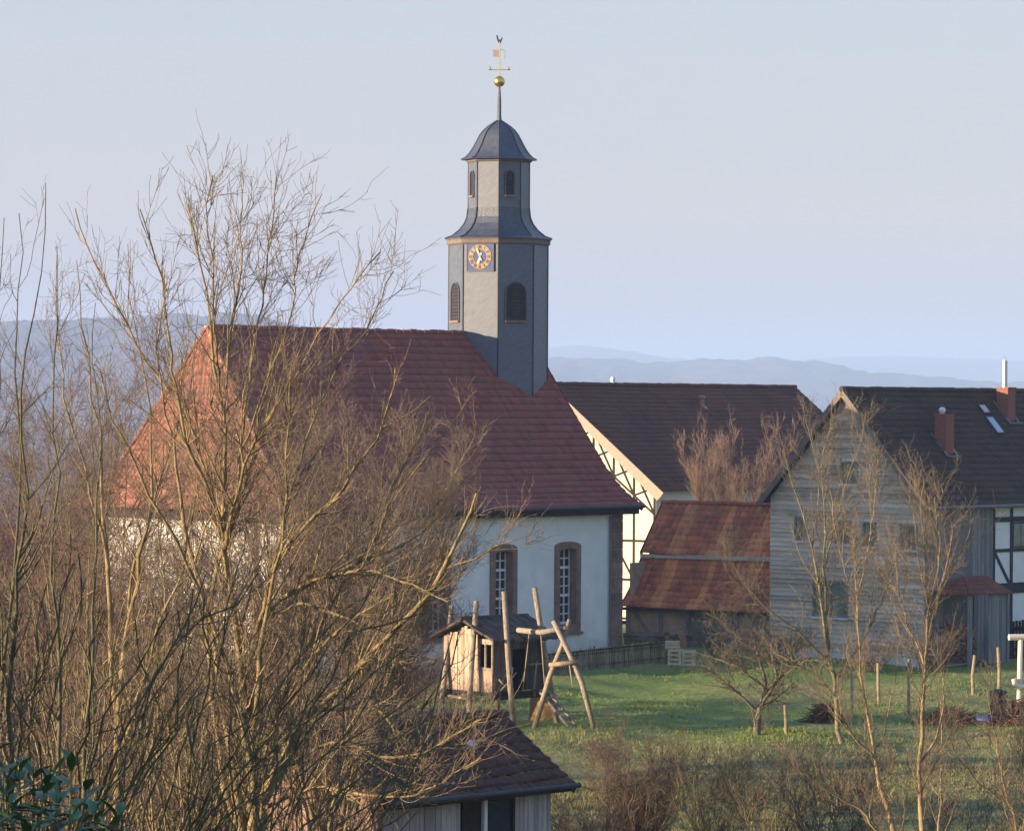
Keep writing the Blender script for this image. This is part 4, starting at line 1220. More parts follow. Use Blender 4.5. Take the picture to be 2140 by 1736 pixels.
o = mb.build('block_stack', MT['terracotta']); o.location = q; o.rotation_euler = (0, 0, 0.3)
tag(o, 'small stack of terracotta blocks in front of the outbuilding wall', 'blocks')

# ------------------------------------------------------------------ garden on the right: stakes, brush, bin, frame
stakes = [(1837, 1467, 1.42, 0.055, 'upright garden stake between the two tall pale slender stems'), (1900, 1488, 1.9, 0.05, 'tall split garden stake just right of the twin pale stems'), (2034, 1453, 1.42, 0.06, 'garden stake standing left of the stake with the dark bin'),
          (2088, 1453, 1.72, 0.065, 'tallest pale garden stake behind the dark bin'), (1781, 1494, 1.65, 0.045, 'thin garden stake beside the brush heap'), (1643, 1537, 0.92, 0.055, 'short garden stake right of the low apple tree trunk')]
for (xd, yd, h, r, lab) in stakes:
    Y = 10.3 * F_PX / (yd - HY)
    q = D(xd, yd, Y); q.z = float(gz(q.x, q.y)) - 0.05
    m_ = MB(); m_.tube([(0, 0, 0), (rr.uniform(-0.03, 0.03), 0, h * 0.5), (rr.uniform(-0.06, 0.06), 0, h)], [r * 1.05, r, r * 0.92], 9)
    o = m_.build('garden_stake', MT['rawwood'] if r > 0.05 else MT['log']); o.location = q
    tag(o, lab, 'stake', 'wooden stakes in the garden')
def brush_heap(name, xd, yd, Y, w, dpt, h, n, mat, label, seed):
    g = np.random.default_rng(seed)
    q = D(xd, yd, Y); q.z = float(gz(q.x, q.y))
    m_ = MB()
    for i in range(n):
        u, v = g.normal(size=2) * 0.42
        z = h * max(0.05, math.exp(-(u * u + v * v) * 1.6)) * g.random() ** 0.6
        c = Vector((u * w, v * dpt, z)); dr_ = Vector((g.normal(), g.normal(), g.normal() * 0.35)).normalized() * g.uniform(0.15, 0.45)
        m_.tube([c - dr_, c + dr_ + Vector((0, 0, g.normal() * 0.05))], [g.uniform(0.008, 0.02), 0.005], 4, None, False)
    o = m_.build(name, MT[mat]); o.location = q
    tag(o, label, 'brush', kind='stuff')
brush_heap('brush_heap', 1724, 1502, 118, 0.62, 0.5, 0.62, 420, 'brush', 'reddish heap of cut twigs beside the leaning olive tree', 1)
brush_heap('brush_heap', 1985, 1500, 118, 1.1, 0.6, 0.55, 620, 'brush', 'wide reddish heap of cut twigs near the dark bin', 2)
brush_heap('brush_heap', 2125, 1500, 117, 0.8, 0.6, 0.8, 520, 'brush', 'reddish twig heap below the cream frame at the right edge', 3)
q = D(2086, 1478, 120); q.z = float(gz(q.x, q.y))
bn = thing('compost_bin', 'dark compost bin below the tallest garden stake', 'bin', q)
m_ = MB(); m_.loft([(0.30, 0), (0.27, 0.55), (0.25, 0.82)], 12, 0); m_.build('body', MT['black'], bn); m_ = MB(); m_.loft([(0.29, 0.82), (0.27, 0.9), (0.08, 0.96)], 12, 0); m_.build('lid', MT['black'], bn)
q = D(2064, 1472, 117.5); q.z = float(gz(q.x, q.y))
g = np.random.default_rng(5); m_ = MB(); m_.sphere((0, 0, 0.18), 0.34, 14, 9, (1.1, 0.8, 0.38))
m_.v = [(x + g.normal() * 0.025, y + g.normal() * 0.025, z + g.normal() * 0.02) for x, y, z in m_.v]
o = m_.build('tarpaulin', MT['tarp'], None, True); o.location = q; tag(o, 'crumpled blue tarpaulin on the twig heap', 'tarpaulin')
q = D(2128, 1437, 118); q.z = float(gz(q.x, q.y))
gfm = thing('timber_arbour', 'cream timber arbour with a crossbeam and upright post at the right edge', 'arbour', q)
zt = D(2128, 1331, 118).z - q.z; zb = D(2128, 1432, 118).z - q.z
m_ = MB(); m_.tube([(-0.32, -0.05, zt), (1.6, 0.25, zt + 0.02)], 0.10, 10); m_.build('crossbeam', MT['cream'], gfm)
for xx in (0.07, 1.35):
    m_ = MB(); m_.tube([(xx, 0.02, zt - 0.08), (xx - 0.03, 0, zb + 0.05), (xx - 0.06, 0, -0.1)], 0.085, 10); m_.build('post', MT['cream'], gfm)
m_ = MB(); m_.tube([(-0.16, -0.1, zb + 0.22), (-0.12, -0.1, zb + 0.03), (0.02, -0.08, zb - 0.05), (1.5, 0.1, zb)], 0.085, 10); m_.build('base_rail', MT['cream'], gfm)
A, B = D(2085, 1340, 146.5), D(2300, 1338, 149)
A.z = B.z = float(gz(A.x, A.y))
pf = thing('board_fence', 'tall black board fence at the right edge in front of the half-timbered wall', 'fence', A)
m_ = MB(); s = 0; t = (B - A).normalized()
while s < (B - A).length:
    c = t * s; m_.beam(c, c + Vector((0, 0, 1.55 + rr.uniform(-0.03, 0.03))), 0.15, 0.025, t); s += 0.155
m_.build('boards', MT['black'], pf)
m_ = MB(); m_.beam(Vector((0, 0.06, 0.4)), B - A + Vector((0, 0.06, 0.4)), 0.05, 0.09, (0, 0, 1)); m_.beam(Vector((0, 0.06, 1.25)), B - A + Vector((0, 0.06, 1.25)), 0.05, 0.09, (0, 0, 1)); m_.build('rail', MT['black'], pf)

# ------------------------------------------------------------------ low building with red roof left of the church
p = D(20, 1168, 150)
an = thing('annex', 'low building with red tiled roof left of the church behind the saplings', 'building', (p.x, p.y, 0), math.radians(20))
V, F, U = join(tile_rows([(0, 4.95), (2.4, 3.55)], lambda b: -3, lambda b: 3.2, lambda x, b, z: (x, 2 - b, z), 0.22, 0.32, 0.03, 0.03, seed=61),
               tile_rows([(0, 4.95), (2.4, 3.55)], lambda b: -3, lambda b: 3.2, lambda x, b, z: (x, 2 + b, z), 0.22, 0.32, 0.03, 0.03, seed=62))
np_obj('roof', V, F, MT['hip_tile'], an, U)
m_ = MB(); m_.box((-2.8, 3.7, -0.3), (3.0, 4.0, 3.5)); m_.build('wall', MT['pinkboard'], an)
m_ = MB(); m_.box((-2.8, 0, -0.3), (3.0, 0.3, 3.5))
for x in (-2.8, 2.7): m_.prism([(0.3, -0.3), (3.7, -0.3), (3.7, 3.5), (2, 4.6), (0.3, 3.5)], 0, 0.3, Matrix.Translation((x, 0, 0)) @ Matrix.Rotation(math.pi / 2, 4, 'Z') @ Matrix.Scale(-1, 4, (0, 1, 0)))
m_.build('wall', MT['pinkboard'], an)
m_ = MB(); m_.box((-0.4, -0.03, 0), (0.6, -0.005, 2.0)); m_.build('door', MT['darkwood'], an)

# ------------------------------------------------------------------ bare trees
def norm(v): return v / np.maximum(1e-9, np.linalg.norm(v, axis=-1, keepdims=True))

def sweep(P, R, s, rng):
    """tubes along N polylines of m points"""
    N, m, _ = P.shape
    if s >= 4: R = R * (1 + 0.09 * rng.normal(size=R.shape)) * (1 + 0.10 * (rng.random(R.shape) > 0.85))
    T = norm(np.gradient(P, axis=1))
    ref = norm(np.cross(T[:, 0], norm(rng.normal(size=(N, 3)))))
    A = ref[:, None, :] - T * np.sum(ref[:, None, :] * T, -1, keepdims=True)
    A = norm(A); B = np.cross(T, A)
    w = 2 * np.pi * np.arange(s) / s
    V = P[:, :, None, :] + R[:, :, None, None] * (A[:, :, None, :] * np.cos(w)[None, None, :, None] + B[:, :, None, :] * np.sin(w)[None, None, :, None])
    idx = np.arange(N * m * s).reshape(N, m, s)
    nx = np.roll(idx, -1, axis=2)
    F = np.stack([idx[:, :-1], nx[:, :-1], nx[:, 1:], idx[:, 1:]], -1).reshape(-1, 4)
    return V.reshape(-1, 3), F

def resample(pts, n, rng, wob):
    P = np.array([tuple(p) for p in pts], float)
    s = np.concatenate([[0], np.cumsum(np.linalg.norm(np.diff(P, axis=0), axis=1))])
    # smooth by dense linear + moving average
    t = np.linspace(0, s[-1], n * 6)
    Q = np.stack([np.interp(t, s, P[:, k]) for k in range(3)], -1)
    k = max(3, n // 2) | 1
    pad = np.concatenate([np.repeat(Q[:1], k // 2, 0), Q, np.repeat(Q[-1:], k // 2, 0)])
    Q = np.stack([np.convolve(pad[:, j], np.ones(k) / k, 'valid') for j in range(3)], -1)
    Q = Q[np.linspace(0, len(Q) - 1, n).astype(int)]
    Wv = np.cumsum(rng.normal(size=(n, 3)), 0); Wv -= np.linspace(0, 1, n)[:, None] * Wv[-1]
    return Q + Wv * wob * s[-1] / n

def children(PP, PR, rng, cnt, t0, t1, ang, L, Lvar, rk, rmax, rmin, nseg, wob, up, taper=0.7, tipk=0.5):
    N, m, _ = PP.shape
    plen = np.sum(np.linalg.norm(np.diff(PP, axis=1), axis=2), 1)
    lam = cnt * plen * (t1 - t0)
    k = rng.poisson(lam)
    pi = np.repeat(np.arange(N), k)
    n = len(pi)
    t = t0 + (t1 - t0) * rng.random(n)
    f = t * (m - 1); i0 = np.minimum(f.astype(int), m - 2); fr = (f - i0)[:, None]
    P0 = PP[pi, i0] * (1 - fr) + PP[pi, i0 + 1] * fr
    r0 = PR[pi, i0] * (1 - fr[:, 0]) + PR[pi, i0 + 1] * fr[:, 0]
    T = norm(PP[pi, i0 + 1] - PP[pi, i0])
    perp = norm(np.cross(T, norm(rng.normal(size=(n, 3)))))
    a = np.radians(ang[0] + ang[1] * rng.normal(size=n))[:, None]
    d = norm(T * np.cos(a) + perp * np.sin(a))
    ln = L * (1 - tipk * t) * np.exp(Lvar * rng.normal(size=n)) 
    rr_ = np.clip(np.minimum(r0 * rk, rmax * (ln / L) ** 0.7), rmin, None)
    P = np.zeros((n, nseg + 1, 3)); P[:, 0] = P0
    for j in range(nseg):
        d = norm(d + wob * rng.normal(size=(n, 3)) + np.array([0, 0, up]))
        P[:, j + 1] = P[:, j] + d * (ln / nseg)[:, None]
    R = np.maximum(rr_[:, None] * (1 - taper * np.linspace(0, 1, nseg + 1))[None, :], rmin * 0.7)
    return P, R

def make_tree(name, label, cat, base, limbs, levels, bark, twig, seed, group=None, nres=18, lw=0.10):
    """limbs: [(points, r0, r1)]; levels: dicts for children(); first level marked trunk=True joins the trunk mesh"""
    rng = np.random.default_rng(seed)
    base = Vector(base)
    root = thing(name, label, cat, base, 0, group)
    LPl, LRl = [], []
    for p, ra, rb in limbs:
        q = resample(p, nres, rng, lw) - np.array(base)
        if LPl and q[0, 2] > 0.35:
            A_ = np.concatenate(LPl); dd = np.linalg.norm((A_ - q[0]) * np.array([1, 0.45, 1]), axis=1); j = int(np.argmin(dd))
            q = q + (A_[j] - q[0])[None, :] * (np.clip(1 - np.linspace(0, 1, nres) * 1.6, 0, 1) ** 1.5)[:, None]
            ra = min(ra, np.concatenate(LRl)[j] * 0.85)
        LPl.append(q); LRl.append(rb + (ra - rb) * (1 - np.linspace(0, 1, nres)) ** 1.4)
    LP, LR = np.stack(LPl), np.stack(LRl)
    tv, tf, to = [], [], 0
    cv, cf, co_ = [], [], 0
    v, f = sweep(LP, LR, 8, rng); tv.append(v); tf.append(f); to += len(v)
    prev = (LP, LR)
    hist = [prev]
    for lv in levels:
        lv = dict(lv)
        src = lv.pop('src', None); sides = lv.pop('sides', 3); tr = lv.pop('trunk', False)
        S = hist[src] if src is not None else prev
        P, R = children(S[0], S[1], rng, **lv)
        v, f = sweep(P, R, sides, rng)
        if tr: tv.append(v); tf.append(f + to); to += len(v)
        else: cv.append(v); cf.append(f + co_); co_ += len(v)
        prev = (P, R); hist.append(prev)
    np_obj('trunk', np.concatenate(tv), np.concatenate(tf), MT[bark], root, None, True)
    np_obj('crown', np.concatenate(cv), np.concatenate(cf), MT[twig], root, None, True)
    return root

def px_limb(pts, Y0, r0, r1, dY=(0, 0), bow=0.0):
    """limb through picture points at about distance Y0, running dY[0]..dY[1] metres off that distance"""
    n = len(pts)
    out = []
    for i, (x, y) in enumerate(pts):
        t = i / (n - 1)
        out.append(D(x, y, Y0 + dY[0] + (dY[1] - dY[0]) * t + bow * math.sin(math.pi * t)))
    return (out, r0, r1)

def LV(cnt, t0, t1, ang, L, rmax, rmin, nseg, up, wob=0.16, Lvar=0.35, rk=0.6, **k):
    d = dict(cnt=cnt, t0=t0, t1=t1, ang=ang, L=L, Lvar=Lvar, rk=rk, rmax=rmax, rmin=rmin, nseg=nseg, wob=wob, up=up)
    d.update(k); return d

G = lambda x, y: float(gz(x, y))

# ---- the large many-stemmed tree in front of the church
Y = 45
b0 = D(500, 1900, Y); b0.z = G(b0.x, b0.y) - 0.1
root_px = (500, 1860)
lim = [
 px_limb([(520, 1880), (540, 1690), (620, 1560), (720, 1440), (830, 1320), (905, 1240), (955, 1130), (1000, 1020)], Y, 0.105, 0.012, (0, -1.5)),
 px_limb([(505, 1870), (480, 1600), (505, 1420), (545, 1300), (575, 1255), (660, 1208), (750, 1185), (840, 1130), (930, 1070)], Y, 0.10, 0.01, (0, 1.2)),
 px_limb([(505, 1500), (530, 1320), (565, 1190), (640, 1085), (725, 1020), (775, 940), (808, 850), (828, 760)], Y, 0.085, 0.009, (0.1, -1.0)),
 px_limb([(498, 1870), (490, 1600), (478, 1400), (462, 1200), (455, 1000), (458, 830), (440, 640), (405, 470), (378, 375)], Y, 0.11, 0.008, (0, 0.4)),
 px_limb([(475, 1300), (440, 1090), (400, 900), (330, 780), (250, 680), (195, 560), (165, 470), (148, 400)], Y, 0.06, 0.007, (0.1, 2.0)),
 px_limb([(458, 850), (452, 700), (448, 560), (432, 440), (455, 310)], Y, 0.045, 0.006, (0.2, -0.6)),
 px_limb([(470, 1180), (500, 990), (555, 880), (620, 760), (690, 660), (745, 590), (800, 520)], Y, 0.06, 0.006, (0, -1.6)),
 px_limb([(490, 1050), (505, 880), (520, 720), (540, 560), (565, 430), (588, 320)], Y, 0.05, 0.006, (0, 1.0)),
 px_limb([(455, 900), (470, 740), (500, 600), (500, 470), (510, 340)], Y, 0.04, 0.006, (0.1, 1.2)),
 px_limb([(440, 1100), (380, 940), (345, 760), (330, 600), (300, 470), (285, 405)], Y, 0.05, 0.006, (0, -1.4)),
 px_limb([(505, 960), (560, 800), (600, 690), (628, 560), (665, 430), (680, 380)], Y, 0.04, 0.006, (0.1, -0.6)),
 px_limb([(560, 1190), (600, 1010), (650, 880), (700, 770), (770, 690), (825, 560)], Y, 0.045, 0.006, (0, 1.8)),
 px_limb([(510, 1870), (520, 1640), (500, 1480), (470, 1350), (400, 1180), (330, 1040), (250, 900), (205, 760)], Y, 0.075, 0.007, (-0.2, -1.8)),
 px_limb([(545, 1680), (640, 1600), (700, 1560), (790, 1600), (870, 1580), (960, 1530), (1010, 1500)], Y, 0.035, 0.006, (0.3, -2.2)),
 px_limb([(690, 1470), (760, 1468), (810, 1476), (830, 1520), (905, 1600), (940, 1640)], Y, 0.028, 0.006, (0, -0.8)),
 px_limb([(540, 1320), (640, 1260), (720, 1290), (790, 1330), (850, 1400)], Y, 0.035, 0.006, (0.2, -0.7)),
 px_limb([(600, 1235), (700, 1200), (790, 1190), (870, 1220), (940, 1260)], Y, 0.03, 0.006, (0.4, -1.4)),
 px_limb([(520, 1880), (455, 1500), (420, 1300), (395, 1100), (350, 900), (330, 700), (345, 560)], Y, 0.065, 0.006, (-0.3, 1.2)),
 px_limb([(500, 1870), (530, 1500), (560, 1250), (590, 1050), (590, 900), (610, 760)], Y, 0.065, 0.006, (0.2, -1.2)),
 px_limb([(490, 1880), (440, 1600), (435, 1350), (480, 1150), (520, 1000), (540, 860), (580, 700)], Y, 0.07, 0.006, (-0.2, 0.9)),
 px_limb([(515, 1870), (600, 1450), (680, 1300), (790, 1120), (860, 960), (900, 850)], Y, 0.065, 0.006, (0.1, 1.6)),
 px_limb([(505, 1880), (560, 1500), (650, 1350), (780, 1260), (900, 1200), (1000, 1170), (1090, 1120)], Y, 0.06, 0.006, (0, -0.9)),
 px_limb([(560, 1700), (680, 1640), (790, 1660), (900, 1650), (1010, 1580)], Y, 0.03, 0.005, (-0.8, -2.6)),
]
lv = [LV(4.0, 0.15, 0.97, (34, 11), 1.25, 0.016, 0.0046, 7, 0.10, trunk=True, sides=5, wob=0.13, tipk=0.75, Lvar=0.28),
      LV(4.2, 0.35, 0.99, (27, 8), 1.1, 0.009, 0.0044, 6, 0.16, src=0, trunk=True, sides=4, wob=0.07, tipk=0.62, Lvar=0.3),
      LV(5.5, 0.15, 1.0, (34, 10), 0.42, 0.006, 0.0040, 4, 0.14, wob=0.09, tipk=0.6),
      LV(6.0, 0.12, 1.0, (36, 13), 0.62, 0.0085, 0.0040, 5, 0.08, src=1, wob=0.15, tipk=0.6),
      LV(7.5, 0.1, 1.0, (38, 15), 0.32, 0.005, 0.0032, 3, 0.04, wob=0.2)]
for p, _, _ in lim:
    if p[-1].z > 12.5: p[-1] = p[-2].lerp(p[-1], 0.6)
lim = [(p, ra * 0.95, rb * 1.2) for p, ra, rb in lim]
make_tree('bare_tree', 'large many-stemmed bare tree with sunlit golden limbs in front of the church', 'tree', b0, lim, lv, 'bark_gold', 'twig_brown', 1, nres=22)

# ---- procedural helpers for other trees
def auto_limbs(base, n, h, spread, r0, rng, lean=(0, 0), fork=0.15, cur=0.35, trunk=0.0):
    """n stems leaving the base (or the top of a short trunk) and spreading towards the crown's rim"""
    b = np.array(base, float)
    out = []
    top = b + np.array([lean[0] * trunk, lean[1] * trunk, trunk])
    if trunk > 0: out.append(([Vector(b), Vector((b + top) / 2 + rng.normal(size=3) * 0.03 * trunk), Vector(top)], r0, r0 * 0.8))
    for i in range(n):
        a = 2 * math.pi * (i + rng.random() * 0.7) / n
        rr_ = spread * (0.35 + 0.65 * math.sqrt(rng.random()))
        hh = (h - trunk) * (1 - 0.35 * (rr_ / max(spread, 1e-6)) ** 2 * rng.random()) * rng.uniform(0.85, 1.0)
        e = top + np.array([rr_ * math.cos(a) + lean[0] * h, rr_ * math.sin(a) + lean[1] * h, hh])
        pts = []
        for k in range(6):
            t = k / 5
            q = top + (e - top) * np.array([t ** (1 + cur), t ** (1 + cur), t ** (1 - cur * 0.3)])
            pts.append(Vector(q + rng.normal(size=3) * 0.03 * h * t))
        rs = r0 if trunk == 0 else r0 * 0.62
        out.append((pts, rs * rng.uniform(0.6, 1.0), 0.006))
    return out

def tree_at(xd, yd, Y, **k):
    p = D(xd, yd, Y)
    return Vector((p.x, p.y, G(p.x, p.y) - 0.05))

def auto_tree(name, label, cat, xd, Y, h, n, spread, r0, seed, bark, twig, levels, lean=(0, 0), trunk=0.0, cur=0.35, group=None, lw=0.12, nres=14):
    rng = np.random.default_rng(seed)
    b = tree_at(xd, 1400, Y)
    return make_tree(name, label, cat, b, auto_limbs(b, n, h, spread, r0, rng, lean, cur=cur, trunk=trunk), levels, bark, twig, seed + 100, group, nres, lw)

def twiggy(s=1.0, d=1.0, r=1.0, up=0.12):
    return [LV(3.4 * d / s, 0.12, 0.97, (36, 12), 1.25 * s, 0.018 * r, 0.004 * r, 6, up, trunk=True, sides=4),
            LV(8.0 * d / s, 0.1, 1.0, (38, 14), 0.62 * s, 0.008 * r, 0.0035 * r, 4, up * 0.7),
            LV(11.0 * d / s, 0.1, 1.0, (40, 16), 0.33 * s, 0.005 * r, 0.003 * r, 2, up * 0.5)]

# ---- trees behind the big one (top picture position gives the height)
def height_for(yd, Y, xd=500): return D(xd, yd, Y).z
auto_tree('bare_tree', 'broad twiggy brown tree standing before the red church roof', 'tree', 785, 88, height_for(745, 88) - 0.2, 13, 3.1, 0.14, 21, 'bark_gold', 'twig_brown', twiggy(1.15, 1.3, 1.4), trunk=1.6, cur=0.1)
auto_tree('bare_tree', 'rounded reddish twiggy tree between the big tree and the sunlit church end', 'tree', 600, 96, height_for(755, 96), 14, 3.4, 0.13, 22, 'bark_olive', 'twig_red', twiggy(1.2, 1.2, 1.5), trunk=1.2, cur=0.1)
auto_tree('bare_tree', 'reddish twiggy tree at left before the far blue hills', 'tree', 250, 84, height_for(720, 84), 12, 3.2, 0.12, 23, 'bark_gold', 'twig_red', twiggy(1.1, 1.0, 1.4), trunk=0.8, cur=0.15)
auto_tree('bare_tree', 'olive-brown twiggy tree near the left edge behind the saplings', 'tree', 60, 78, height_for(700, 78), 12, 2.9, 0.12, 24, 'bark_olive', 'twig_red', twiggy(1.05, 1.0, 1.35), trunk=0.8, cur=0.15)
auto_tree('bare_tree', 'low wide brown twiggy tree before the church windows left of the play hut', 'tree', 810, 100, height_for(960, 100), 12, 2.3, 0.11, 25, 'bark_gold', 'twig_brown', twiggy(1.0, 1.1, 1.4), trunk=0.6, cur=0.0)
auto_tree('bare_tree', 'low wide reddish twiggy tree before the sunlit church end wall', 'tree', 380, 98, height_for(960, 98), 12, 2.6, 0.11, 26, 'bark_gold', 'twig_red', twiggy(1.0, 0.9, 1.4), trunk=0.6, cur=0.0)
auto_tree('bare_tree', 'golden twiggy tree directly behind the trunk of the large many-stemmed tree', 'tree', 430, 66, height_for(930, 66), 13, 2.2, 0.08, 27, 'bark_gold', 'twig_brown', twiggy(0.95, 0.9, 1.15, 0.08), trunk=0.3, cur=0.15)
auto_tree('bare_tree', 'golden twiggy tree between the slanting big limb and the church windows', 'tree', 690, 64, height_for(1010, 64), 13, 2.1, 0.08, 28, 'bark_gold', 'twig_brown', twiggy(0.95, 0.85, 1.15, 0.05), trunk=0.3, cur=0.0)
auto_tree('bare_tree', 'golden twiggy tree behind the forked tree and left of the church end', 'tree', 180, 64, height_for(900, 64), 13, 2.1, 0.08, 29, 'bark_gold', 'twig_red', twiggy(0.95, 0.85, 1.15, 0.08), trunk=0.3, cur=0.15)
auto_tree('bare_tree', 'dense golden twiggy tree in front of the sunlit white church end wall', 'tree', 330, 72, height_for(960, 72), 16, 2.0, 0.07, 30, 'bark_gold', 'twig_brown', twiggy(0.95, 1.15, 1.15, 0.06), trunk=0.3, cur=0.05)
# left middle tree with long pale limbs
Y = 56
b0 = tree_at(240, 1700, Y)
lim = [px_limb([(240, 1830), (250, 1500), (235, 1200), (215, 950), (190, 740), (172, 620), (158, 530)], Y, 0.075, 0.007, (0, 0.5)),
       px_limb([(240, 1500), (275, 1200), (310, 1000), (300, 800), (262, 660), (262, 560), (268, 500)], Y, 0.055, 0.006, (0, -1)),
       px_limb([(245, 1400), (300, 1150), (360, 980), (400, 800), (415, 640)], Y, 0.05, 0.006, (0, 1.4)),
       px_limb([(235, 1250), (170, 1000), (130, 800), (110, 620), (120, 520)], Y, 0.045, 0.006, (0, 1)),
       px_limb([(240, 1600), (330, 1330), (400, 1180), (420, 1020), (470, 900)], Y, 0.045, 0.006, (0, -1.6))]
make_tree('bare_tree', 'slender bare tree with long forked limbs left of the big golden tree', 'tree', b0, lim, [LV(2.6, 0.2, 0.95, (34, 10), 1.1, 0.016, 0.004, 6, 0.12, trunk=True, sides=4, tipk=0.8, Lvar=0.28), LV(6.0, 0.12, 1, (38, 14), 0.6, 0.008, 0.003, 4, 0.1), LV(8.0, 0.1, 1, (40, 16), 0.3, 0.005, 0.0026, 3, 0.05)], 'bark_gold', 'twig_brown', 31)

# ---- saplings at the left edge
sap = [([(30, 1900), (40, 1500), (62, 1100), (82, 800), (92, 560), (96, 366)], 36, 0.05, 0.007, 'sapling with one tall straight whip at the left edge'),
       ([(-20, 1900), (0, 1400), (22, 1000), (34, 740), (36, 560), (40, 430)], 37, 0.045, 0.006, 'slim sapling just left of the tall whip sapling'),
       ([(-30, 1900), (-20, 1300), (2, 900), (4, 640), (9, 440)], 35, 0.04, 0.006, 'leftmost slim sapling cut by the picture edge'),
       ([(110, 1900), (130, 1450), (140, 1100), (135, 820), (128, 640), (118, 500)], 38, 0.045, 0.006, 'mossy sapling right of the tall whip sapling'),
       ([(150, 1900), (175, 1500), (215, 1200), (225, 950), (195, 760), (200, 620)], 40, 0.045, 0.006, 'leaning sapling between the whips and the forked tree')]
for i, (pts, Y, r0, r1, lab) in enumerate(sap):
    b0 = tree_at(pts[0][0], 1900, Y)
    make_tree('sapling', lab, 'sapling', b0, [px_limb(pts, Y, r0 * 0.72, 0.0045, (0, 0.6 * (i - 2)))], [LV(4.0, 0.12, 0.9 if i else 0.62, (34, 12), 1.05, 0.013, 0.004, 6, 0.14, trunk=True, sides=4), LV(6.5, 0.12, 1, (38, 14), 0.48, 0.006, 0.0026, 4, 0.08), LV(7.0, 0.1, 1, (40, 16), 0.26, 0.004, 0.0022, 3, 0.05)], 'bark_green', 'twig_brown', 40 + i, 'saplings at the left edge')

# ---- foreground thicket, lower left
def thicket(label, xd, Y, h, n, spread, seed, lean, twig='twig_dark', bark='bark_green', r0=0.015, d=0.85, s=0.8):
    return auto_tree('shrub', label, 'shrub', xd, Y, h, n, spread, r0, seed, bark, twig,
                     [LV(4.0 * d, 0.1, 0.95, (30, 12), 1.0 * s, 0.009, 0.0035, 6, 0.10, trunk=True, sides=4), LV(6.5 * d, 0.1, 1, (36, 14), 0.45 * s, 0.0045, 0.0024, 4, 0.05), LV(7.0 * d, 0.1, 1, (40, 16), 0.22 * s, 0.0032, 0.002, 3, 0.03)],
                     lean=lean, cur=0.2, group='shrubs of the foreground thicket', lw=0.2)
thicket('dark leafless shrub at the lower left corner behind the laurel', 60, 27, 3.9, 15, 1.3, 51, (0.18, 0))
thicket('dark shrub of slanting stems right of the laurel', 260, 29, 3.9, 15, 1.4, 52, (0.30, 0))
thicket('dark shrub of slanting stems at the foot of the big tree', 450, 32, 3.7, 14, 1.4, 53, (0.26, 0))
thicket('low dark twiggy shrub left of the garden shed wall', 600, 36, 3.0, 18, 1.3, 54, (0.22, 0), 'twig_brown')
thicket('tall brown shrub behind the foreground thicket at far left', 130, 48, 5.4, 20, 2.0, 55, (0.12, 0), 'twig_brown', 'bark_gold', 0.035)
thicket('tall brown shrub behind the foreground thicket under the forked tree', 340, 52, 5.2, 20, 2.0, 56, (0.10, 0), 'twig_brown', 'bark_gold', 0.035)
# bramble bank between hut and church end
def bramble(label, xd, Y, h, n, spread, seed, twig, d=1.0, bark='bark_grey', group='brown shrubs on the bank'):
    return auto_tree('shrub', label, 'shrub', xd, Y, h, n, spread, 0.022, seed, bark, twig,
                     [LV(4.0 * d, 0.1, 0.97, (36, 14), 0.8, 0.010, 0.005, 5, 0.06, trunk=True, sides=4), LV(8.0 * d, 0.1, 1, (42, 16), 0.42, 0.007, 0.0045, 3, 0.03), LV(8.0 * d, 0.1, 1, (44, 16), 0.22, 0.006, 0.004, 2, 0.0)],
                     cur=0.0, group=group, lw=0.25)
bramble('brown bramble bush left of the play hut', 850, 122, 2.1, 26, 2.3, 61, 'twig_brown')
bramble('brown bramble bush below the church wall behind the big tree', 720, 118, 2.4, 26, 2.4, 62, 'twig_red')
bramble('brown bramble bush under the sunlit church end', 540, 116, 2.6, 26, 2.6, 63, 'twig_brown')
bramble('brown bramble bush far left below the red annex roof', 330, 112, 2.6, 26, 2.6, 64, 'twig_red')
bramble('brown bramble bush at the left edge behind the saplings', 110, 110, 2.8, 26, 2.8, 65, 'twig_brown')
bramble('low reddish bush between the garden shed roof and the hut stilts', 1000, 96, 1.0, 16, 1.0, 66, 'twig_red')

# ---- right side
# fan shaped bush in front of the barn
auto_tree('bare_tree', 'fan-shaped pinkish bare bush against the brown barn roof', 'tree', 1550, 164, height_for(880, 164, 1555), 46, 2.9, 0.05, 71, 'bark_grey', 'twig_pink',
          [LV(5.0, 0.15, 0.97, (22, 9), 1.2, 0.025, 0.010, 5, 0.3, trunk=True, sides=4), LV(4.5, 0.15, 1, (26, 10), 0.7, 0.010, 0.0065, 4, 0.25), LV(6.0, 0.1, 1, (28, 12), 0.4, 0.008, 0.006, 2, 0.2)], cur=0.1)
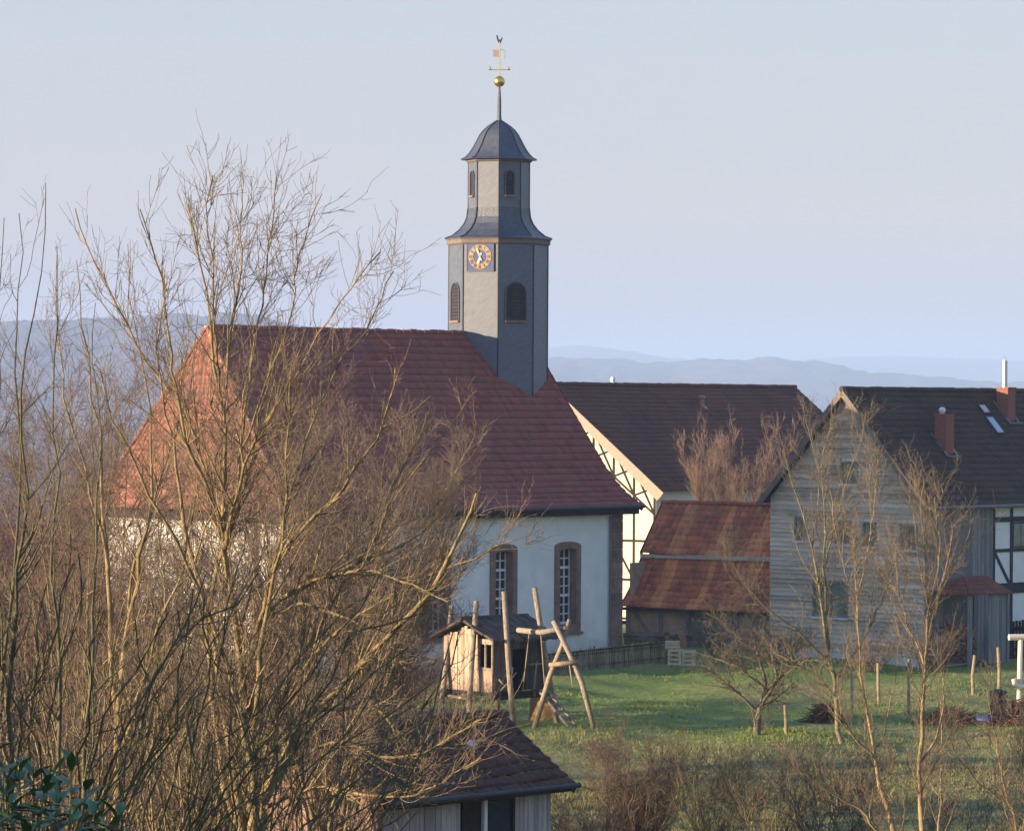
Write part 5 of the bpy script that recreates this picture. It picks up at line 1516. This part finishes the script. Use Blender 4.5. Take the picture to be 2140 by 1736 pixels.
# olive twin-stemmed tree
Y = 108
b0 = tree_at(1762, 1545, Y)
lim = [px_limb([(1764, 1560), (1752, 1470), (1738, 1340), (1712, 1220), (1700, 1140), (1672, 1060), (1648, 990), (1636, 930)], Y, 0.085, 0.010, (0, 0.6)),
       px_limb([(1740, 1370), (1728, 1220), (1730, 1080), (1722, 990), (1736, 900), (1740, 830)], Y, 0.07, 0.009, (0, -0.6)),
       px_limb([(1716, 1230), (1740, 1120), (1770, 1000), (1800, 920), (1810, 860)], Y, 0.06, 0.009, (0, 0.8)),
       px_limb([(1700, 1140), (1712, 1000), (1694, 930), (1684, 870)], Y, 0.05, 0.009, (0.4, 1.4)),
       px_limb([(1735, 1400), (1660, 1330), (1590, 1270), (1540, 1200), (1510, 1130)], Y, 0.05, 0.009, (0, -1.2)),
       px_limb([(1752, 1470), (1690, 1400), (1610, 1350), (1540, 1330)], Y, 0.04, 0.009, (0, -0.8)),
       px_limb([(1745, 1420), (1800, 1340), (1840, 1260), (1850, 1180), (1870, 1100)], Y, 0.045, 0.009, (0, 0.9))]
make_tree('bare_tree', 'olive-barked bare tree with several stems before the shingled gable', 'tree', b0, lim, [LV(4.4, 0.15, 0.97, (36, 12), 1.35, 0.014, 0.006, 6, 0.12, trunk=True, sides=4, tipk=0.6), LV(6.5, 0.12, 1, (38, 14), 0.7, 0.008, 0.005, 4, 0.08), LV(8.0, 0.1, 1, (40, 16), 0.34, 0.006, 0.0042, 3, 0.05)], 'bark_olive', 'twig_grey', 72)
# pale slender trees, nearer
Y = 62
b0 = tree_at(1890, 1736, Y)
lim = [px_limb([(1895, 1900), (1868, 1720), (1840, 1580), (1812, 1440), (1795, 1300), (1788, 1200), (1782, 1110)], Y, 0.058, 0.008, (0, 0.4)),
       px_limb([(1790, 1240), (1815, 1120), (1830, 1020), (1838, 930)], Y, 0.03, 0.007, (0, 0.6)),
       px_limb([(1846, 1600), (1780, 1540), (1740, 1470), (1720, 1420)], Y, 0.035, 0.007, (0, -0.8)),
       px_limb([(1880, 1780), (1800, 1680), (1720, 1640), (1650, 1600)], Y, 0.035, 0.007, (0, -1.0)),
       px_limb([(1792, 1280), (1760, 1180), (1745, 1090), (1735, 1020)], Y, 0.028, 0.007, (0, -0.4))]
sl = [LV(8.0, 0.18, 0.98, (32, 11), 0.95, 0.008, 0.004, 6, 0.14, trunk=True, sides=4, tipk=0.6), LV(10.0, 0.12, 1, (34, 12), 0.5, 0.0058, 0.0036, 4, 0.10), LV(11.0, 0.1, 1, (38, 14), 0.26, 0.0045, 0.0032, 3, 0.06)]
make_tree('slender_tree', 'left one of two pale-barked slender trees, leaning left', 'tree', b0, lim, sl, 'bark_pale', 'twig_grey', 73, 'pale slender trees')
Y = 60
b0 = tree_at(1930, 1736, Y)
lim = [px_limb([(1930, 1900), (1928, 1720), (1922, 1600), (1936, 1480), (1940, 1340), (1945, 1200), (1949, 1110), (1953, 1030)], Y, 0.06, 0.008, (0, -0.3)),
       px_limb([(1925, 1620), (1952, 1540), (1970, 1460), (1972, 1400)], Y, 0.035, 0.007, (0, 0.5)),
       px_limb([(1940, 1330), (1965, 1230), (1984, 1150), (1994, 1090)], Y, 0.035, 0.006, (0, -0.5)),
       px_limb([(1940, 1300), (1925, 1200), (1914, 1120), (1908, 1060)], Y, 0.032, 0.006, (0, 0.5)),
       px_limb([(1942, 1280), (1985, 1200), (2020, 1130), (2035, 1080)], Y, 0.03, 0.006, (0, 0.6)),
       px_limb([(1946, 1180), (1960, 1080), (1966, 1060), (1970, 1020)], Y, 0.03, 0.006, (0, 0.8)),
       px_limb([(1944, 1220), (1934, 1100), (1926, 1050), (1930, 1000)], Y, 0.03, 0.006, (0, -0.8)),
       px_limb([(1938, 1400), (1900, 1310), (1880, 1230), (1870, 1140)], Y, 0.028, 0.006, (0, 0.7)),
       px_limb([(1955, 1900), (1958, 1700), (1962, 1560), (1966, 1460)], Y, 0.035, 0.008, (0.4, 0.6))]
make_tree('slender_tree', 'right one of two pale-barked slender trees, with a broom-like top', 'tree', b0, lim, [dict(l, cnt=l['cnt'] * 0.95) for l in sl], 'bark_pale', 'twig_grey', 74, 'pale slender trees')
# apple tree
Y = 112
b0 = tree_at(1581, 1535, Y)
lim = [px_limb([(1581, 1545), (1583, 1510), (1588, 1475)], Y, 0.115, 0.09),
       px_limb([(1586, 1490), (1560, 1462), (1525, 1430), (1495, 1405), (1465, 1395)], Y, 0.055, 0.010, (0, -0.6)),
       px_limb([(1588, 1478), (1600, 1430), (1585, 1380), (1570, 1330), (1575, 1290)], Y, 0.08, 0.012, (0, 0.4)),
       px_limb([(1588, 1478), (1625, 1420), (1610, 1360), (1620, 1310)], Y, 0.07, 0.012, (0, -0.4)),
       px_limb([(1595, 1440), (1550, 1400), (1500, 1380), (1450, 1360)], Y, 0.06, 0.012, (0, 1.2)),
       px_limb([(1600, 1450), (1640, 1410), (1690, 1380), (1730, 1385)], Y, 0.06, 0.012, (0, -0.9)),
       px_limb([(1575, 1360), (1530, 1320), (1500, 1290)], Y, 0.045, 0.012, (0.3, 0)),
       px_limb([(1590, 1480), (1625, 1455), (1660, 1425)], Y, 0.04, 0.012, (0, 0.9))]
make_tree('apple_tree', 'low spreading apple tree with short thick trunk on the meadow', 'tree', b0, lim, [LV(9.0, 0.12, 0.98, (45, 14), 1.05, 0.017, 0.0075, 5, 0.08, trunk=True, sides=4, wob=0.24), LV(6.5, 0.12, 1, (45, 16), 0.5, 0.010, 0.006, 4, 0.08, wob=0.22), LV(8.0, 0.1, 1, (45, 16), 0.26, 0.008, 0.0055, 2, 0.05)], 'bark_grey', 'twig_olive', 75)
# shrubs along the foot of the gable
for i, (xd, Y, h, lab) in enumerate([(1490, 146, 1.6, 'brown shrub at the corner between outbuilding and gable'), (1640, 142, 1.3, 'low brown shrub at the foot of the shingled gable, left half'), (1830, 139, 1.5, 'brown shrub at the foot of the shingled gable, right half'), (1950, 140, 1.9, 'brown shrub beside the wood shelter posts')]):
    bramble(lab, xd, Y, h, 22, 1.3, 80 + i, 'twig_grey', 0.9, 'bark_grey', 'shrubs along the gable foot')
# bottom centre and right
def low_bush(lab, xd, Y, h, n, sp, seed, twig, bark='bark_olive', d=1.0):
    return auto_tree('shrub', lab, 'shrub', xd, Y, h, n, sp, 0.022, seed, bark, twig,
                     [LV(4.2 * d, 0.1, 0.97, (30, 12), 0.75, 0.010, 0.004, 5, 0.14, trunk=True, sides=4), LV(8.5 * d, 0.1, 1, (36, 14), 0.38, 0.0055, 0.0036, 3, 0.08), LV(10.0 * d, 0.1, 1, (40, 16), 0.2, 0.0045, 0.0032, 2, 0.04)],
                     cur=0.05, group='shrubs along the lower edge', lw=0.22)
low_bush('dense brown shrub right of the garden shed', 1335, 78, 2.7, 40, 1.3, 91, 'twig_umber', 'bark_grey', 1.3)
low_bush('olive shrub between the dense brown shrub and the apple tree', 1490, 76, 2.6, 20, 1.3, 92, 'twig_olive')
low_bush('olive-stemmed shrub just below the apple tree', 1620, 74, 2.6, 18, 1.3, 93, 'twig_olive')
low_bush('brown shrub left of the pale slender stems at the lower edge', 1745, 72, 2.6, 22, 1.3, 94, 'twig_umber', 'bark_grey')
low_bush('low brown shrub right of the pale slender stems', 2030, 70, 2.1, 22, 1.3, 95, 'twig_umber', 'bark_grey', 0.8)
low_bush('dry brown bush in the gap between shed wall and dense brown shrub', 1215, 74, 1.5, 26, 0.9, 96, 'twig_umber', 'bark_grey', 1.0)
low_bush('hazy brown shrub behind the olive shrubs, below the apple tree trunk', 1560, 90, 1.7, 26, 1.6, 98, 'twig_umber', 'bark_grey', 0.9)
low_bush('hazy brown shrub at the foot of the olive-barked tree', 1760, 92, 1.7, 26, 1.6, 99, 'twig_umber', 'bark_grey', 0.8)
low_bush('thin brown shrub between the two pale slender trees', 1905, 68, 2.4, 14, 1.1, 100, 'twig_umber', 'bark_grey', 0.9)
Y = 63
b0 = tree_at(2150, 1736, Y)
lim = [px_limb([(2150, 1900), (2125, 1720), (2085, 1600), (2065, 1500), (2062, 1430)], Y, 0.045, 0.007, (0, 0.4)),
       px_limb([(2140, 1800), (2150, 1650), (2135, 1560), (2100, 1500)], Y, 0.035, 0.007, (0, -0.6)),
       px_limb([(2110, 1680), (2050, 1640), (2010, 1590), (1990, 1560)], Y, 0.03, 0.007, (0, -0.8))]
make_tree('shrub', 'thin leaning shrub at the lower right corner', 'shrub', b0, lim, sl, 'bark_pale', 'twig_grey', 97)

# ---- evergreen laurel in the lower left corner
def laurel(xd, Y, ytops, seed, label):
    g = np.random.default_rng(seed)
    b = tree_at(xd, 1800, Y)
    root = thing('laurel_shrub', label, 'shrub', b)
    st = MB(); lf_v, lf_f, o = [], [], 0
    for (xt, yt, dy) in ytops:
        tip = D(xt, yt, Y + dy) - b
        mid = tip * 0.5 + Vector((g.normal() * 0.06, g.normal() * 0.06, 0))
        mid.x *= 0.8
        st.tube([(tip.x * 0.3, tip.y * 0.3, 0), mid, tip], [0.012, 0.009, 0.005], 6)
        n = 34
        for i in range(n):
            t = 0.35 + 0.65 * (i + g.random()) / n
            c = (mid * (1 - (t - 0.5) * 2) + tip * ((t - 0.5) * 2)) if t > 0.5 else (Vector((tip.x * 0.3, tip.y * 0.3, 0)) * (1 - t * 2) + mid * (t * 2))
            a = g.random() * 2 * math.pi
            el = g.uniform(0.0, 0.7) if t < 0.95 else g.uniform(0.6, 1.2)
            d = Vector((math.cos(a) * math.cos(el), math.sin(a) * math.cos(el), math.sin(el)))
            s = d.cross(Vector((0, 0, 1))).normalized(); u = s.cross(d).normalized()
            Lf = g.uniform(0.11, 0.17); Wf = Lf * g.uniform(0.19, 0.26)
            rows = []
            for k in range(6):
                tt = k / 5
                wv = Wf * (math.sin(math.pi * (0.06 + 0.92 * tt) ** 0.9)) ** 0.8
                cc = c + d * (0.015 + Lf * tt) - u * (0.25 * Lf * tt * tt)
                rows += [cc - s * wv + u * wv * 0.35, cc, cc + s * wv + u * wv * 0.35]
            lf_v += [tuple(q) for q in rows]
            for k in range(5):
                for q in (0, 1):
                    lf_f.append((o + k * 3 + q, o + k * 3 + q + 1, o + k * 3 + q + 4, o + k * 3 + q + 3))
            o += 18
    st.build('stems', MT['bark_olive'], root)
    np_obj('foliage', np.array(lf_v), np.array(lf_f), MT['leaf'], root, None, True)
laurel(80, 21, [(150, 1590, 0), (40, 1610, 0.3), (-10, 1570, 0.2), (120, 1660, -0.4), (200, 1690, -0.2), (95, 1640, -0.5), (20, 1680, -0.3), (-40, 1640, 0.4), (230, 1720, 0.1), (150, 1700, -0.6), (60, 1720, -0.6), (10, 1640, 0.1), (110, 1620, 0.4), (180, 1650, 0.3), (70, 1600, 0.5), (-20, 1700, -0.2), (250, 1700, -0.3)], 3, 'evergreen laurel with glossy leaves in the lower left corner')

# ---- hedge added out of view to keep the low sun off the foreground stems
def hedge():
    g = np.random.default_rng(77)
    n = 44000
    t = g.random(n); y = 12 + 26 * t
    x = -0.30 * y * 0.55 - 3.6 + g.uniform(-0.7, 0.7, n)
    gzv = gz(x, y)
    z = gzv + (np.clip(4.7 - 0.3 * (y - 30), 2.4, 4.7) + 0.5 * np.sin(y * 1.7) + 0.2 * np.sin(y * 4.1)) * g.random(n) ** 0.7
    c = np.stack([x, y, z], -1)
    u = norm(g.normal(size=(n, 3))); v = norm(np.cross(u, norm(g.normal(size=(n, 3)))))
    s1 = g.uniform(0.07, 0.13, (n, 1)); s2 = s1 * 0.5
    V = np.stack([c - u * s1, c - v * s2, c + u * s1, c + v * s2], 1).reshape(-1, 3)
    b = np.array([-6.5, 25.0, float(gz(-6.5, 25.0))])
    r = thing('added_shade_hedge', 'unseen hedge added to shade the foreground thicket', 'hedge', Vector(b))
    np_obj('foliage', V - b, np.arange(n * 4).reshape(-1, 4), MT['leaf'], r)
    m_ = MB()
    for k in range(14):
        yy = 13 + 24 * k / 13; xx = -0.165 * yy - 3.6; zz = float(gz(xx, yy))
        m_.tube([Vector((xx, yy, zz - 0.1)) - Vector(b), Vector((xx, yy, zz + 2.6)) - Vector(b)], [0.05, 0.02], 6)
    m_.build('stems', MT['bark_grey'], r)
hedge()

# ------------------------------------------------------------------ grass on the meadow
def grass(n, seed):
    g = np.random.default_rng(seed)
    Yv = 84 + 62 * g.random(n) ** 1.15
    Xv = (g.random(n) * 0.32 - 0.165) * Yv + g.normal(size=n) * 0.3
    keep = np.sin(Xv * 0.55 + Yv * 0.21) + np.sin(Yv * 0.42 - Xv * 0.13) + g.normal(size=n) * 0.9 > -0.5
    Xv, Yv = Xv[keep], Yv[keep]; m = len(Xv)
    Z = gz(Xv, Yv)
    k = 4
    h = 0.05 * np.exp(0.5 * g.normal(size=m)) * (1 + 0.8 * (np.sin(Xv * 0.9) * np.sin(Yv * 0.35) > 0.25)) * np.clip((150 - Yv) / 45, 0.45, 1)
    V = np.zeros((m, k, 3, 3)); 
    for q in range(k):
        a = g.random(m) * 2 * np.pi; w = 0.008 + 0.008 * g.random(m); l = h * g.uniform(0.2, 0.8, m)
        c = np.stack([Xv + g.normal(size=m) * 0.05, Yv + g.normal(size=m) * 0.05, Z - 0.01], -1)
        s = np.stack([-np.sin(a), np.cos(a), 0 * a], -1) * w[:, None]
        t = np.stack([np.cos(a) * l, np.sin(a) * l, h], -1)
        V[:, q, 0] = c - s; V[:, q, 1] = c + s; V[:, q, 2] = c + t
    F = np.arange(m * k * 3).reshape(-1, 3)
    dry = (Yv + 44 * 0.5 + 5 * np.sin(Xv * 0.21 + 1) + 4 * np.sin(Yv * 0.5 + Xv * 0.3) + g.normal(size=m) * 3) < 133
    for sel, mat, lab in ((~dry, 'grass', 'short green grass on the far half of the meadow'), (dry, 'strawgrass', 'long straw-coloured grass on the near half of the meadow')):
        Vs = V[sel].reshape(-1, 3)
        o = np_obj('grass', Vs, np.arange(len(Vs)).reshape(-1, 3), MT[mat])
        tag(o, lab, 'grass', kind='stuff')
grass(110000, 4)

# ------------------------------------------------------------------ air
def haze():
    m = bpy.data.materials.new('haze_air'); m.use_nodes = True
    n = m.node_tree
    n.nodes.remove(n.nodes['Principled BSDF'])
    pv = n.nodes.new('ShaderNodeVolumePrincipled')
    pv.inputs['Color'].default_value = (0.50, 0.67, 1.0, 1)
    pv.inputs['Density'].default_value = 2.15e-4
    pv.inputs['Anisotropy'].default_value = 0.0
    n.links.new(pv.outputs[0], n.nodes['Material Output'].inputs['Volume'])
    b = MB(); b.box((-8200, -120, -16.5), (8200, 12000, 158))
    o = b.build('haze', m)
    tag(o, kind='stuff', label='thin blue winter haze in the air over the valley', cat='haze')
haze()
